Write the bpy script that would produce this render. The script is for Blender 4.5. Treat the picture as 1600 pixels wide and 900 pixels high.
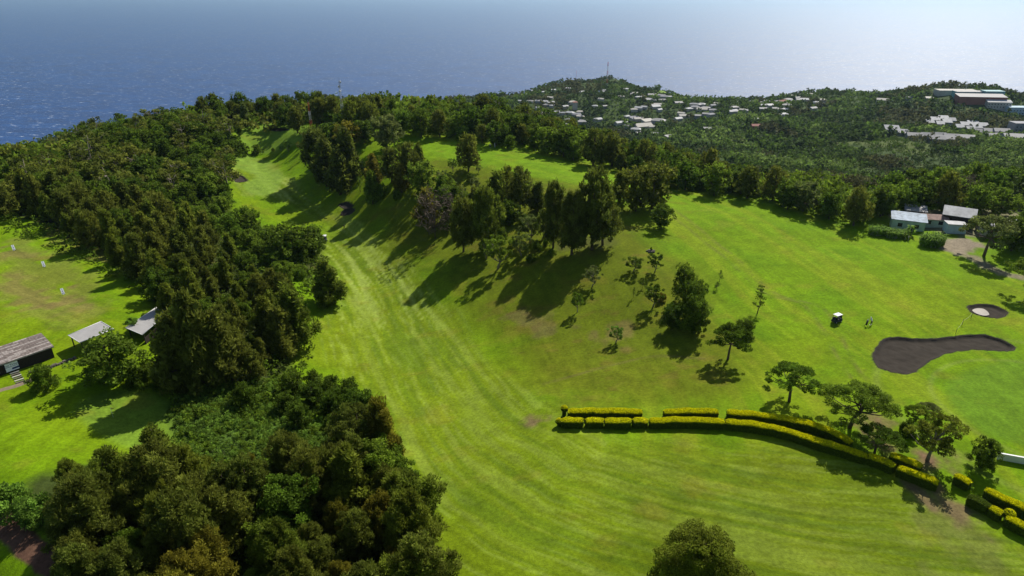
import bpy, bmesh, math, random
import numpy as np
from mathutils import Vector, Matrix

for o in list(bpy.data.objects): bpy.data.objects.remove(o)
SC = bpy.context.scene
COL = SC.collection
rnd = random.Random(7)
R = math.radians

# ---------------------------------------------------------------- camera
FPX = 1042.0; HCAM = 70.0; PITCH = R(24.73)
CP, SP = math.cos(PITCH), math.sin(PITCH)
cam_d = bpy.data.cameras.new('camera'); cam = bpy.data.objects.new('camera', cam_d); COL.objects.link(cam)
cam.location = (0, 0, HCAM); cam.rotation_euler = (R(90) - PITCH, 0, 0)
cam_d.sensor_width = 36; cam_d.lens = 36 * FPX / 1600; cam_d.clip_start = 0.5; cam_d.clip_end = 250000
SC.camera = cam
# ---------------------------------------------------------------- light
SUN_EL, SUN_AZ = R(43), R(32)          # azimuth measured from +Y towards +X
w = bpy.data.worlds.new('World'); SC.world = w; w.use_nodes = True
nt = w.node_tree; bg = nt.nodes['Background']; sky = nt.nodes.new('ShaderNodeTexSky')
sky.sky_type = 'NISHITA'; sky.sun_disc = False; sky.sun_elevation = SUN_EL; sky.sun_rotation = SUN_AZ
sky.altitude = 600; sky.dust_density = 1.5
nt.links.new(sky.outputs[0], bg.inputs[0]); bg.inputs[1].default_value = 0.085
sd = bpy.data.lights.new('sun', 'SUN'); sun = bpy.data.objects.new('sun', sd); COL.objects.link(sun)
sd.energy = 5.0; sd.angle = R(0.55); sd.color = (1, 0.95, 0.87)
SUNV = Vector((math.sin(SUN_AZ) * math.cos(SUN_EL), math.cos(SUN_AZ) * math.cos(SUN_EL), math.sin(SUN_EL)))
sun.rotation_euler = SUNV.to_track_quat('Z', 'Y').to_euler(); sun.location = (0, 0, 300)
vs = SC.view_settings; vs.view_transform = 'Standard'; vs.look = 'None'; vs.gamma = 1; vs.exposure = 0.3
SC.cycles.use_denoising = True; SC.cycles.max_bounces = 5; SC.cycles.diffuse_bounces = 2; SC.cycles.glossy_bounces = 2
SC.cycles.transmission_bounces = 3; SC.cycles.volume_bounces = 0; SC.cycles.sample_clamp_indirect = 4
SC.cycles.use_adaptive_sampling = False

# ---------------------------------------------------------------- materials
def mat(name, col, rough=0.7, spec=0.3, metal=0.0, noise=None, bump=None, transl=0.0, vary=None, attr=None):
    """col base; noise=(scale,amount) darkens/lightens in world/object space; vary=colour reached at object random 1"""
    m = bpy.data.materials.new(name); m.use_nodes = True; t = m.node_tree; N = t.nodes; L = t.links
    b = N['Principled BSDF']; b.inputs['Roughness'].default_value = rough; b.inputs['Metallic'].default_value = metal
    b.inputs['Specular IOR Level'].default_value = spec
    rgb = N.new('ShaderNodeRGB'); rgb.outputs[0].default_value = (*col, 1); out = rgb.outputs[0]
    if vary:
        oi = N.new('ShaderNodeObjectInfo'); mx = N.new('ShaderNodeMix'); mx.data_type = 'RGBA'
        L.new(oi.outputs['Random'], mx.inputs[0]); L.new(out, mx.inputs[6]); mx.inputs[7].default_value = (*vary, 1); out = mx.outputs[2]
    if attr:
        a = N.new('ShaderNodeAttribute'); a.attribute_name = attr
        if attr == 'albedo':
            out = a.outputs['Color']
        else:
            mu = N.new('ShaderNodeVectorMath'); mu.operation = 'SCALE'; L.new(out, mu.inputs[0]); L.new(a.outputs['Fac'], mu.inputs['Scale']); out = mu.outputs[0]
    if noise:
        g = N.new('ShaderNodeTexCoord'); nz = N.new('ShaderNodeTexNoise'); nz.inputs['Scale'].default_value = noise[0]; nz.inputs['Detail'].default_value = 5
        nz.inputs['Roughness'].default_value = 0.65
        L.new(g.outputs['Object'], nz.inputs['Vector'])
        mr = N.new('ShaderNodeMapRange'); mr.inputs['From Min'].default_value = 0.3; mr.inputs['From Max'].default_value = 0.7
        mr.inputs['To Min'].default_value = 1 - noise[1]; mr.inputs['To Max'].default_value = 1 + noise[1]
        L.new(nz.outputs['Fac'], mr.inputs[0])
        mu = N.new('ShaderNodeVectorMath'); mu.operation = 'SCALE'; L.new(out, mu.inputs[0]); L.new(mr.outputs[0], mu.inputs['Scale']); out = mu.outputs[0]
    L.new(out, b.inputs['Base Color'])
    if bump:
        g = N.new('ShaderNodeTexCoord'); nz = N.new('ShaderNodeTexNoise'); nz.inputs['Scale'].default_value = bump[0]; nz.inputs['Detail'].default_value = 4
        L.new(g.outputs['Object'], nz.inputs['Vector']); bp = N.new('ShaderNodeBump'); bp.inputs['Distance'].default_value = bump[1]; bp.inputs['Strength'].default_value = 1
        L.new(nz.outputs['Fac'], bp.inputs['Height']); L.new(bp.outputs[0], b.inputs['Normal'])
    if transl:
        tr = N.new('ShaderNodeBsdfTranslucent'); L.new(out, tr.inputs[0]); mx = N.new('ShaderNodeMixShader'); mx.inputs[0].default_value = transl
        L.new(b.outputs[0], mx.inputs[1]); L.new(tr.outputs[0], mx.inputs[2]); L.new(mx.outputs[0], N['Material Output'].inputs[0])
    return m

def leafmat(name, c, v, transl=0.42):
    if name not in ('yellow_new_leaves', 'vine_leaves', 'light_leaves', 'dry_twigs'): c = tuple(a * 1.55 for a in c); v = tuple(a * 1.55 for a in v)
    return mat(name, c, 0.75, 0.08, vary=v, attr='shade', transl=transl)

M = {}
M['cas'] = leafmat('casuarina_needles', (0.072, 0.092, 0.012), (0.112, 0.124, 0.016))
M['cas2'] = leafmat('olive_needles', (0.092, 0.122, 0.012), (0.125, 0.145, 0.014))
M['broad'] = leafmat('dark_leaves', (0.048, 0.084, 0.007), (0.078, 0.115, 0.009))
M['mid'] = leafmat('green_leaves', (0.076, 0.130, 0.010), (0.115, 0.165, 0.014))
M['light'] = leafmat('light_leaves', (0.14, 0.19, 0.04), (0.17, 0.20, 0.05))
M['farD'] = leafmat('far_dark_leaves', (0.034, 0.054, 0.012), (0.034, 0.054, 0.012))
M['farM'] = leafmat('far_green_leaves', (0.056, 0.092, 0.014), (0.056, 0.092, 0.014))
M['farL'] = leafmat('far_pale_leaves', (0.10, 0.145, 0.03), (0.10, 0.145, 0.03))
M['farO'] = leafmat('far_olive_leaves', (0.058, 0.062, 0.022), (0.058, 0.062, 0.022))
M['vine'] = leafmat('vine_leaves', (0.15, 0.27, 0.03), (0.18, 0.28, 0.04))
M['dry'] = leafmat('dry_twigs', (0.13, 0.10, 0.07), (0.15, 0.11, 0.08), 0.1)
M['brown'] = leafmat('bronze_leaves', (0.112, 0.108, 0.010), (0.135, 0.120, 0.012))
M['yellow'] = leafmat('yellow_new_leaves', (0.78, 0.76, 0.008), (0.78, 0.76, 0.008), 0.15)
M['hgreen'] = leafmat('hedge_leaves', (0.075, 0.11, 0.012), (0.075, 0.11, 0.012))
M['bark'] = mat('bark', (0.11, 0.085, 0.065), 0.9, 0.1, noise=(3, .3))
M['palebark'] = mat('pale_bark', (0.22, 0.19, 0.15), 0.9, 0.1, noise=(3, .3))
M['white'] = mat('white_paint', (0.64, 0.64, 0.62), 0.5, 0.3, noise=(2, .05))
M['black'] = mat('black_vinyl', (0.02, 0.02, 0.022), 0.5)
M['red'] = mat('red_paint', (0.45, 0.06, 0.04), 0.6)
M['grey'] = mat('grey_steel', (0.35, 0.35, 0.36), 0.5, noise=(1, .1))
M['skin'] = mat('skin', (0.35, 0.2, 0.14), 0.6)
M['navy'] = mat('navy_cloth', (0.03, 0.035, 0.06), 0.8)
M['shirt'] = mat('white_cloth', (0.75, 0.75, 0.75), 0.8)
M['chrome'] = mat('metal', (0.5, 0.5, 0.5), 0.3, metal=1)
M['flag'] = mat('yellow_flag', (0.75, 0.65, 0.1), 0.7)
M['tin'] = mat('zinc_roof', (0.31, 0.30, 0.285), 0.6, 0.1, noise=(0.6, .12))
M['tinw'] = mat('white_zinc_roof', (0.40, 0.40, 0.39), 0.6, 0.1, noise=(0.6, .28))
M['rust'] = mat('rusty_roof', (0.30, 0.20, 0.16), 0.8, 0.2, noise=(0.7, .45))
M['tinblue'] = mat('blue_grey_roof', (0.24, 0.30, 0.36), 0.6, 0.1, noise=(0.6, .5))
M['pavroof'] = mat('pale_zinc_roof', (0.24, 0.25, 0.26), 0.6, 0.1, noise=(0.3, .25))
M['plaster'] = mat('pale_plaster', (0.45, 0.42, 0.36), 0.8, noise=(0.5, .12))
M['plasterb'] = mat('blue_plaster', (0.38, 0.50, 0.55), 0.8, noise=(0.5, .12))
M['greenwall'] = mat('pale_green_wall', (0.38, 0.48, 0.38), 0.8, noise=(0.5, .2))
M['terra'] = mat('terracotta', (0.27, 0.10, 0.07), 0.8, noise=(0.2, .15))
M['teal'] = mat('teal_cladding', (0.10, 0.27, 0.29), 0.6, noise=(0.2, .1))
M['dwood'] = mat('dark_wood', (0.035, 0.027, 0.022), 0.8, 0.2, noise=(4, .3))
M['glassd'] = mat('dark_window', (0.02, 0.025, 0.03), 0.2, 0.5)
M['stone'] = mat('dark_stone', (0.13, 0.11, 0.09), 0.9, noise=(3, .4), bump=(3, .1))
M['navyink'] = mat('navy_ink', (0.03, 0.05, 0.16), 0.6)
M['board'] = mat('sign_board', (0.84, 0.85, 0.88), 0.5)
M['bgrey'] = mat('grey_wall', (0.25, 0.25, 0.26), 0.8, noise=(0.3, .15))

# ---------------------------------------------------------------- object helpers
def link(name, me, parent=None, mats=()):
    o = bpy.data.objects.new(name, me); COL.objects.link(o)
    if me is not None and mats and not me.materials:
        for m_ in mats: me.materials.append(m_)
    if parent is not None: o.parent = parent
    return o
def tag(o, label=None, cat=None, group=None, kind=None):
    if label: o['label'] = label
    if cat: o['category'] = cat
    if group: o['group'] = group
    if kind: o['kind'] = kind
    return o
def root(name, loc, label, cat, rz=0, scale=(1, 1, 1), group=None):
    o = bpy.data.objects.new(name, None); COL.objects.link(o); o.location = loc; o.rotation_euler = (0, 0, rz); o.scale = scale
    o.empty_display_size = 0.5
    return tag(o, label, cat, group)
class MB:
    """collects shapes into one mesh"""
    def __init__(s): s.v = []; s.f = []; s.m = []; s.sm = []
    def poly(s, pts, faces, mi=0, smooth=False):
        k = len(s.v); s.v += [tuple(p) for p in pts]
        for f in faces: s.f.append([k + i for i in f]); s.m.append(mi); s.sm.append(smooth)
        return s
    def box(s, c, d, rz=0, mi=0, M4=None, taper=1.0):
        hx, hy, hz = d[0] / 2, d[1] / 2, d[2] / 2; P = []
        for z in (-1, 1):
            k = taper if z > 0 else 1
            for x, y in ((-1, -1), (1, -1), (1, 1), (-1, 1)): P.append(Vector((x * hx * k, y * hy * k, z * hz)))
        rot = Matrix.Rotation(rz, 3, 'Z')
        P = [rot @ p + Vector(c) for p in P]
        if M4: P = [M4 @ p for p in P]
        return s.poly(P, [(3, 2, 1, 0), (4, 5, 6, 7), (0, 1, 5, 4), (1, 2, 6, 5), (2, 3, 7, 6), (3, 0, 4, 7)], mi)
    def tube(s, pts, rad, n=6, mi=0):
        pts = [Vector(p) for p in pts]; k = len(s.v); R_ = rad if isinstance(rad, (list, tuple)) else [rad] * len(pts)
        for i, p in enumerate(pts):
            d = (pts[min(i + 1, len(pts) - 1)] - pts[max(i - 1, 0)]).normalized()
            a = d.orthogonal().normalized() if i == 0 else (a - d * a.dot(d)).normalized()
            b = d.cross(a)
            for j in range(n):
                t = 2 * math.pi * j / n; s.v.append(tuple(p + (a * math.cos(t) + b * math.sin(t)) * R_[i]))
        for i in range(len(pts) - 1):
            for j in range(n):
                s.f.append([k + i * n + j, k + i * n + (j + 1) % n, k + (i + 1) * n + (j + 1) % n, k + (i + 1) * n + j]); s.m.append(mi); s.sm.append(True)
        s.f.append([k + j for j in range(n)][::-1]); s.m.append(mi); s.sm.append(False)
        s.f.append([k + (len(pts) - 1) * n + j for j in range(n)]); s.m.append(mi); s.sm.append(False)
        return s
    def ball(s, c, r, n=10, mi=0, sq=1.0):
        k = len(s.v); c = Vector(c)
        for i in range(n + 1):
            th = math.pi * i / n
            for j in range(2 * n):
                ph = math.pi * j / n; s.v.append(tuple(c + Vector((r * math.sin(th) * math.cos(ph), r * math.sin(th) * math.sin(ph), r * sq * math.cos(th)))))
        for i in range(n):
            for j in range(2 * n):
                s.f.append([k + i * 2 * n + j, k + (i + 1) * 2 * n + j, k + (i + 1) * 2 * n + (j + 1) % (2 * n), k + i * 2 * n + (j + 1) % (2 * n)]); s.m.append(mi); s.sm.append(True)
        return s
    def mesh(s, name, mats):
        me = bpy.data.meshes.new(name); me.from_pydata(s.v, [], s.f)
        for m_ in (mats if isinstance(mats, (list, tuple)) else [mats]): me.materials.append(m_)
        me.polygons.foreach_set('material_index', s.m); me.polygons.foreach_set('use_smooth', s.sm); me.update(); return me
    def build(s, name, mats, parent=None): return link(name, s.mesh(name, mats), parent)

def quad_mesh(name, V, nverts, mats, shade=None, mi=None, smooth=False):
    """V (F, nverts, 3) loose faces"""
    F = V.shape[0]; me = bpy.data.meshes.new(name)
    me.vertices.add(F * nverts); me.vertices.foreach_set('co', V.reshape(-1).astype(np.float32))
    me.loops.add(F * nverts); me.loops.foreach_set('vertex_index', np.arange(F * nverts, dtype=np.int32))
    me.polygons.add(F); me.polygons.foreach_set('loop_start', np.arange(0, F * nverts, nverts, dtype=np.int32))
    for m_ in mats: me.materials.append(m_)
    if mi is not None: me.polygons.foreach_set('material_index', mi.astype(np.int32))
    if shade is not None:
        a = me.attributes.new('shade', 'FLOAT', 'FACE'); a.data.foreach_set('value', shade.astype(np.float32))
    me.update(calc_edges=True); return me

# ---------------------------------------------------------------- numpy noise
_rs = np.random.RandomState(3); _T = _rs.rand(256, 256).astype(np.float32)
def vnoise(x, y):
    xi = np.floor(x).astype(int); yi = np.floor(y).astype(int); fx = x - xi; fy = y - yi
    fx = fx * fx * (3 - 2 * fx); fy = fy * fy * (3 - 2 * fy)
    a = _T[xi & 255, yi & 255]; b = _T[(xi + 1) & 255, yi & 255]; c = _T[xi & 255, (yi + 1) & 255]; d = _T[(xi + 1) & 255, (yi + 1) & 255]
    return (a * (1 - fx) + b * fx) * (1 - fy) + (c * (1 - fx) + d * fx) * fy
def fbm(x, y, o=4, g=0.5):
    s = 0; a = 1; n = 0
    for i in range(o):
        s = s + a * vnoise(x * 2 ** i + 17.3 * i, y * 2 ** i + 5.1 * i); n += a; a *= g
    return s / n
def sstep(a, b, x):
    t = np.clip((x - a) / (b - a), 0, 1); return t * t * (3 - 2 * t)

# ---------------------------------------------------------------- terrain
def tand(py):
    v = (450 - py) / FPX; return (SP - v * CP) / (CP + v * SP)
def acol(px, py):
    return ((px - 800) / FPX) / (CP + (450 - py) / FPX * SP)
ctl = []
def cz(px, py, z): ctl.append((acol(px, py), math.log((HCAM - z) / tand(py)), z))
def cy(px, py, Y): ctl.append((acol(px, py), math.log(Y), HCAM - Y * tand(py)))
def ch(px, Y, z): ctl.append(((px - 800) / FPX * 0.98, math.log(Y), z))
for p in [(1100, 900, 0), (1600, 900, 0), (800, 900, -3), (1300, 780, 0), (1470, 760, .5), (1600, 780, 1), (880, 665, -1.6), (1100, 655, 0), (1300, 680, .8), (1500, 650, 1.5),
          (1361, 507, 1.2), (1450, 560, 1), (1540, 485, 1.5), (1600, 600, 1.5), (1200, 480, 1.2), (1100, 380, 3), (1300, 350, 3), (1400, 352, 3), (1600, 420, 3), (1500, 400, 3),
          (1060, 310, 4), (960, 275, 6), (800, 240, 8), (650, 215, 9), (1180, 325, 4), (1060, 570, -.8), (950, 520, -3), (720, 600, -7), (650, 500, -10), (600, 430, -10.5), (560, 380, -10.5),
          (520, 330, -9), (450, 300, -7), (400, 270, -5), (400, 238, -3), (450, 208, 3), (400, 200, 3), (455, 245, -2), (750, 700, -5), (700, 800, -5), (660, 900, -5), (840, 560, -4.5), (900, 430, .2), (1000, 430, 2), (800, 380, 0),
          (860, 330, 4), (740, 270, 6), (700, 330, -.5), (620, 300, 1), (600, 340, -5), (680, 420, -6), (540, 225, 6), (490, 270, -3), (450, 560, -7), (480, 470, -8), (300, 640, -3), (200, 650, -2), (60, 640, 0),
          (40, 600, 1), (100, 520, 2), (200, 510, 1), (60, 450, 2), (20, 360, 3), (180, 420, 1), (0, 750, 0), (50, 850, 0), (300, 800, -2), (500, 800, -4), (-150, 600, 0), (-150, 400, 3), (1750, 500, 2), (1750, 700, 1), (1750, 360, 2)]: cz(*p)
for p in [(-200, 20, -2), (400, 20, -3), (800, 20, -3), (1200, 20, -1), (1800, 20, 0), (0, 40, -1), (1600, 40, 0),
          (300, 220, -6), (150, 250, 0), (200, 300, 4), (60, 300, -3), (350, 320, 2), (-100, 300, -6),
          (-100, 380, -40), (100, 380, -20), (300, 372, 2), (400, 368, 3), (470, 368, 4), (300, 405, -5), (450, 405, -2), (600, 400, 0), (700, 380, 2),
          (-100, 520, -90), (100, 520, -70), (300, 520, -80), (500, 520, -70), (700, 500, -60),
          (300, 800, -210), (150, 1000, -330), (300, 1300, -430), (0, 900, -300), (450, 1000, -190),
          (850, 330, 0), (1000, 320, -12), (1150, 300, -14), (1000, 450, -62), (850, 450, -50), (900, 620, -95), (750, 700, -110), (600, 800, -140),
          (1300, 265, -5), (1400, 250, -2), (1500, 245, 0), (1650, 240, 0), (1000, 620, -92)]: ch(*p)
for p in [(100, 222, 640), (0, 252, 620), (60, 236, 640), (170, 214, 720), (968, 129, 1300), (940, 134, 1300), (910, 126, 1290), (872, 138, 1280), (830, 141, 1260), (790, 152, 1250), (700, 160, 1250), (600, 166, 1250), (470, 168, 1300), (1005, 137, 1270), (1040, 147, 1230), (1070, 156, 1200), (1110, 164, 1150),
          (1150, 163, 1150), (1000, 205, 850), (900, 180, 950), (1100, 205, 750), (1190, 158, 1080), (1225, 153, 1050), (1280, 146, 1000), (1330, 151, 950), (1400, 148, 900), (1450, 144, 880), (1350, 172, 850), (1300, 195, 750), (1500, 146, 870), (1550, 149, 870),
          (1600, 163, 870), (1500, 192, 720), (1500, 222, 600), (1400, 220, 600), (1590, 228, 580), (1200, 240, 560), (1100, 252, 520), (1300, 262, 450), (1200, 285, 400), (1450, 275, 430), (1600, 285, 400), (1600, 315, 320),
          (1500, 315, 310), (1750, 180, 850), (1750, 300, 400)]: cy(*p)
for p in [-300, 0, 300, 600, 800, 950, 1100, 1300, 1500, 1750, 2000]:
    ch(p, 2300, -640); ch(p, 3300, -690)
    if p >= 600: ch(p, 1700, -330)
    elif p > 300: ch(p, 1700, -400)
    else: ch(p, 1500, -560)
ctl = np.array(ctl); KS = np.array([2.2, 1.6])
def rk(a, b): return np.sqrt(((a - b) ** 2).sum(-1) + 0.01)
Pc = ctl[:, :2] * KS; K = rk(Pc[:, None], Pc[None]) ; n_ = len(Pc)
A_ = np.zeros((n_ + 3, n_ + 3)); A_[:n_, :n_] = K + np.eye(n_) * 0.004; A_[:n_, n_] = 1; A_[:n_, n_ + 1:] = Pc; A_[n_, :n_] = 1; A_[n_ + 1:, :n_] = Pc.T
Wt = np.linalg.solve(A_, np.concatenate([ctl[:, 2], [0, 0, 0]]))
NA = 860; AA = np.linspace(-1.6, 1.6, NA)
LY = np.concatenate([np.linspace(math.log(12), math.log(45), 40, endpoint=False), np.linspace(math.log(45), math.log(360), 640, endpoint=False), np.linspace(math.log(360), math.log(3300), 300)])
NR = len(LY)
cA = np.linspace(-1.6, 1.6, 200); cL = np.linspace(LY[0], LY[-1], 260)
g = np.stack(np.meshgrid(cL, cA, indexing='ij'), -1)[..., ::-1].reshape(-1, 2) * KS
Zc = np.zeros(len(g))
for i in range(0, len(g), 4000):
    q = g[i:i + 4000]; Zc[i:i + 4000] = rk(q[:, None], Pc[None]) @ Wt[:n_] + Wt[n_] + q @ Wt[n_ + 1:]
Zc = Zc.reshape(260, 200)
def bil(G, r, c):
    r = np.clip(r, 0, G.shape[0] - 1.001); c = np.clip(c, 0, G.shape[1] - 1.001); i = np.floor(r).astype(int); j = np.floor(c).astype(int); u = r - i; v = c - j
    return (G[i, j] * (1 - v) + G[i, j + 1] * v) * (1 - u) + (G[i + 1, j] * (1 - v) + G[i + 1, j + 1] * v) * u
LL, AG = np.meshgrid(LY, AA, indexing='ij')
Z0 = bil(Zc, (LL - cL[0]) / (cL[-1] - cL[0]) * 259, (AG + 1.6) / 3.2 * 199)
for _ in range(3):
    Zp = Z0.copy(); Zp[1:-1] = (Z0[:-2] + 2 * Z0[1:-1] + Z0[2:]) / 4; Zp[:, 1:-1] = (Zp[:, :-2] + 2 * Zp[:, 1:-1] + Zp[:, 2:]) / 4; Z0 = Zp
YG = np.exp(LL); XG = AG * YG
Z0 = Z0 + (fbm(XG / 22 + 50, YG / 22 + 9, 3) - .5) * 1.3 * sstep(20, 60, YG) + (fbm(XG / 120 + 3, YG / 120, 4) - .5) * 26 * sstep(330, 600, YG)
Z0 = np.maximum(Z0, -690)
def row_of(l): return np.interp(l, LY, np.arange(NR))
def ground(x, y, G=None):
    G = Z0 if G is None else G
    x = np.asarray(x, float); y = np.maximum(np.asarray(y, float), 12.1)
    return bil(G, row_of(np.log(y)), (x / y + 1.6) / 3.2 * (NA - 1))
def gz(x, y): return float(ground(x, y, Z0))
def hit(px, py, h=0.0, lo=12.0):
    """world point where the view ray of pixel meets the ground raised by h"""
    a = acol(px, py); t = tand(py)
    c = (a + 1.6) / 3.2 * (NA - 1); j = int(np.clip(c, 0, NA - 2)); f = c - j
    col = Z0[:, j] * (1 - f) + Z0[:, j + 1] * f + h
    Yr = np.exp(LY); s = (HCAM - Yr * t) - col
    ok = (s[:-1] > 0) & (s[1:] <= 0) & (Yr[:-1] >= lo)
    k = np.argmax(ok) if ok.any() else len(Yr) - 2
    u = s[k] / (s[k] - s[k + 1]) if ok.any() else 0
    Y = Yr[k] + (Yr[k + 1] - Yr[k]) * u
    return Vector((a * Y, Y, HCAM - Y * t - h))
def P2(pts, h=0.0, ymax=1e9):
    o_ = []
    for px, py in pts:
        p = hit(px, py, h)
        if p.y > ymax: p = p * (ymax / p.y)
        o_.append((p.x, p.y))
    return np.array(o_)
YMAX = {'E': 345, 'D': 400, 'C': 370, 'H': 245}
def dens(poly, n=6):
    """closed Catmull-Rom smoothing"""
    P = np.array(poly, float); m = len(P); out = []
    for i in range(m):
        a, b, c, d = P[i - 1], P[i], P[(i + 1) % m], P[(i + 2) % m]
        for k in range(n):
            t = k / n; out.append(0.5 * ((2 * b) + (-a + c) * t + (2 * a - 5 * b + 4 * c - d) * t * t + (-a + 3 * b - 3 * c + d) * t ** 3))
    return np.array(out)
def openspl(pts, n=6):
    P = np.array(pts, float); P = np.vstack([2 * P[0] - P[1], P, 2 * P[-1] - P[-2]]); out = []
    for i in range(1, len(P) - 2):
        a, b, c, d = P[i - 1], P[i], P[i + 1], P[i + 2]
        for k in range(n):
            t = k / n; out.append(0.5 * ((2 * b) + (-a + c) * t + (2 * a - 5 * b + 4 * c - d) * t * t + (-a + 3 * b - 3 * c + d) * t ** 3))
    out.append(P[-2]); return np.array(out)
def inside(poly, x, y):
    r = np.zeros(np.shape(x), bool); m = len(poly)
    for i in range(m):
        x0, y0 = poly[i]; x1, y1 = poly[(i + 1) % m]
        if y0 == y1: continue
        c = ((y0 > y) != (y1 > y)) & (x < (x1 - x0) * (y - y0) / (y1 - y0) + x0); r ^= c
    return r
def dline(pts, x, y, closed=False):
    """distance to polyline, signed side, arclength"""
    best = np.full(np.shape(x), 1e9); side = np.zeros(np.shape(x)); arc = np.zeros(np.shape(x)); L0 = 0
    m = len(pts); seg = m if closed else m - 1
    for i in range(seg):
        a = pts[i]; b = pts[(i + 1) % m]; d = b - a; l2 = (d ** 2).sum() + 1e-9
        t = ((x - a[0]) * d[0] + (y - a[1]) * d[1]) / l2
        tt = np.clip(t, 0, 1)
        ex = x - a[0] - d[0] * tt; ey = y - a[1] - d[1] * tt; q = np.sqrt(ex * ex + ey * ey); k = q < best
        best = np.where(k, q, best); side = np.where(k, np.sign(d[0] * ey - d[1] * ex), side); arc = np.where(k, L0 + math.sqrt(l2) * tt, arc); L0 += math.sqrt(l2)
    return best, side, arc
def sdf(poly, x, y, pad=8):
    out = np.full(x.shape, 99.0); lo = poly.min(0) - pad; hi = poly.max(0) + pad
    k = (x > lo[0]) & (x < hi[0]) & (y > lo[1]) & (y < hi[1]); xx = x[k]; yy = y[k]
    d, _, _ = dline(poly, xx, yy, True); out[k] = np.where(inside(poly, xx, yy), -d, d); return out

# bunkers: outlines
def zc(l, s, ox, oy): return [(ox + x / s, oy + y / s) for x, y in l]
bunkers = {
 'long': zc([(1080, 385), (1092, 350), (1118, 322), (1160, 315), (1230, 320), (1300, 318), (1380, 308), (1450, 306), (1510, 322), (1552, 347), (1540, 360), (1490, 360), (1400, 358), (1330, 370), (1270, 397), (1225, 428), (1195, 438), (1150, 432), (1100, 415)], 2.143, 860, 380),
 'round': zc([(1393, 215), (1420, 204), (1460, 204), (1500, 212), (1528, 230), (1525, 244), (1500, 250), (1460, 247), (1420, 236)], 2.143, 860, 380),
 'green': zc([(190, 655), (240, 665), (300, 698), (360, 708), (418, 758), (380, 782), (300, 785), (262, 750), (200, 705)], 7.5, 330, 180),
 'pair': zc([(478, 290), (500, 230), (560, 198), (640, 182), (690, 182), (732, 212), (700, 242), (620, 288)], 11.25, 490, 310),
 'shade': zc([(440, 110), (520, 75), (600, 68), (700, 125), (650, 172), (560, 182), (480, 155)], 11.25, 490, 310),
 'far': zc([(690, 165), (760, 150), (910, 163), (860, 182), (740, 183)], 7.5, 330, 180)}
BW = {k: dens(P2(v), 8) for k, v in bunkers.items()}
for k in BW: BW[k] = BW[k] + (np.stack([fbm(BW[k][:, 0] * .9, BW[k][:, 1] * .9, 3), fbm(BW[k][:, 0] * .9 + 40, BW[k][:, 1] * .9, 3)], -1) - .5) * .7
ZT = Z0.copy()
bsd = {}
for k, poly in BW.items():
    d = sdf(poly, XG, YG, 3); bsd[k] = d
    ZT -= 1.6 * sstep(0.15, 1.3, -d)
# ---- ground colours (albedo of the turf, earth and undergrowth, plus vignette darkening painted on the right foreground)
X, Y = XG, YG
def mixc(c, col, m): return c * (1 - m[..., None]) + np.array(col) * m[..., None]
centre = openspl(P2([(430, 215), (415, 245), (420, 270), (480, 320), (560, 390), (620, 470), (680, 570), (760, 680), (880, 760)]), 6)
centre = np.vstack([centre, openspl(P2([(880, 760), (1050, 810), (1250, 850), (1500, 880), (1700, 890)]), 4)[1:]])
cd, cs, ca = dline(centre, X, Y); lat = cd * cs
n1 = fbm(X / 9, Y / 9, 4); n2 = fbm(X / 2.3 + 7, Y / 2.3, 4); n3 = fbm(X / 35 + 3, Y / 35 + 8, 3)
C = np.zeros(X.shape + (3,)) + np.array([0.122, 0.212, 0.003])
C = mixc(C, (0.155, 0.205, 0.005), sstep(.45, .7, n3) * .5)
C = mixc(C, (0.095, 0.19, 0.003), sstep(.45, .75, n1) * .6)
# right plateau mowing streaks running up the fairway
rl = openspl(P2([(1600, 860), (1400, 600), (1250, 480), (1120, 370), (1000, 300), (800, 240), (650, 215)]), 5); rd, rs, ra = dline(rl, X, Y)
st = fbm(rd * rs / 2.6 + 40, ra / 40, 3)
C = mixc(C, (0.19, 0.24, 0.010), sstep(.5, .68, st) * .5 * (rd < 60))
# slope: olive, drier
slope = dens(P2([(560, 320), (640, 300), (700, 250), (800, 270), (950, 300), (1060, 400), (1150, 520), (1140, 620), (1000, 640), (860, 640), (800, 560), (720, 470), (620, 400)]), 4)
ds = sdf(slope, X, Y, 20); ms = sstep(9, -10, ds + (n1 - .5) * 14)
C = mixc(C, (0.092, 0.105, 0.006), ms * .75)
C = mixc(C, (0.13, 0.098, 0.018), ms * sstep(.60, .78, fbm(X / 5 + 30, Y / 3.2, 4)) * .45)
# valley fairway: paler with stripes
fw = dens(P2([(640, 960), (650, 800), (590, 640), (500, 555), (520, 460), (490, 400), (510, 350), (420, 310), (370, 300), (365, 250), (420, 255), (470, 300), (550, 345), (620, 400), (690, 470), (760, 560), (880, 640), (1000, 690), (1300, 700), (1500, 790), (1640, 900), (1640, 960)]), 4)
df = sdf(fw, X, Y, 20); mf = sstep(3, -4, df + (n1 - .5) * 6)
C = mixc(C, (0.14, 0.19, 0.006), mf * .75)
lat = lat + (n1 - .5) * 1.0; stripe = fbm(lat / 1.5 + 90, ca / 30, 3, .6); stripe2 = fbm(lat / .7, ca / 8 + 4, 3, .7)
narrow = sstep(17, 11, cd + (n1 - .5) * 3) * mf
up_ = .30 + .70 * sstep(135, 185, Y)
C = mixc(C, (0.27, 0.34, 0.07), np.clip(sstep(.47, .68, stripe) * .75 * narrow + sstep(.50, .75, stripe2) * .85 * mf * (.4 + n1) / np.maximum(up_, .45), 0, 1) * .8 * up_)
C = mixc(C, (0.075, 0.135, 0.008), sstep(.5, .3, stripe) * .5 * mf)
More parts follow.
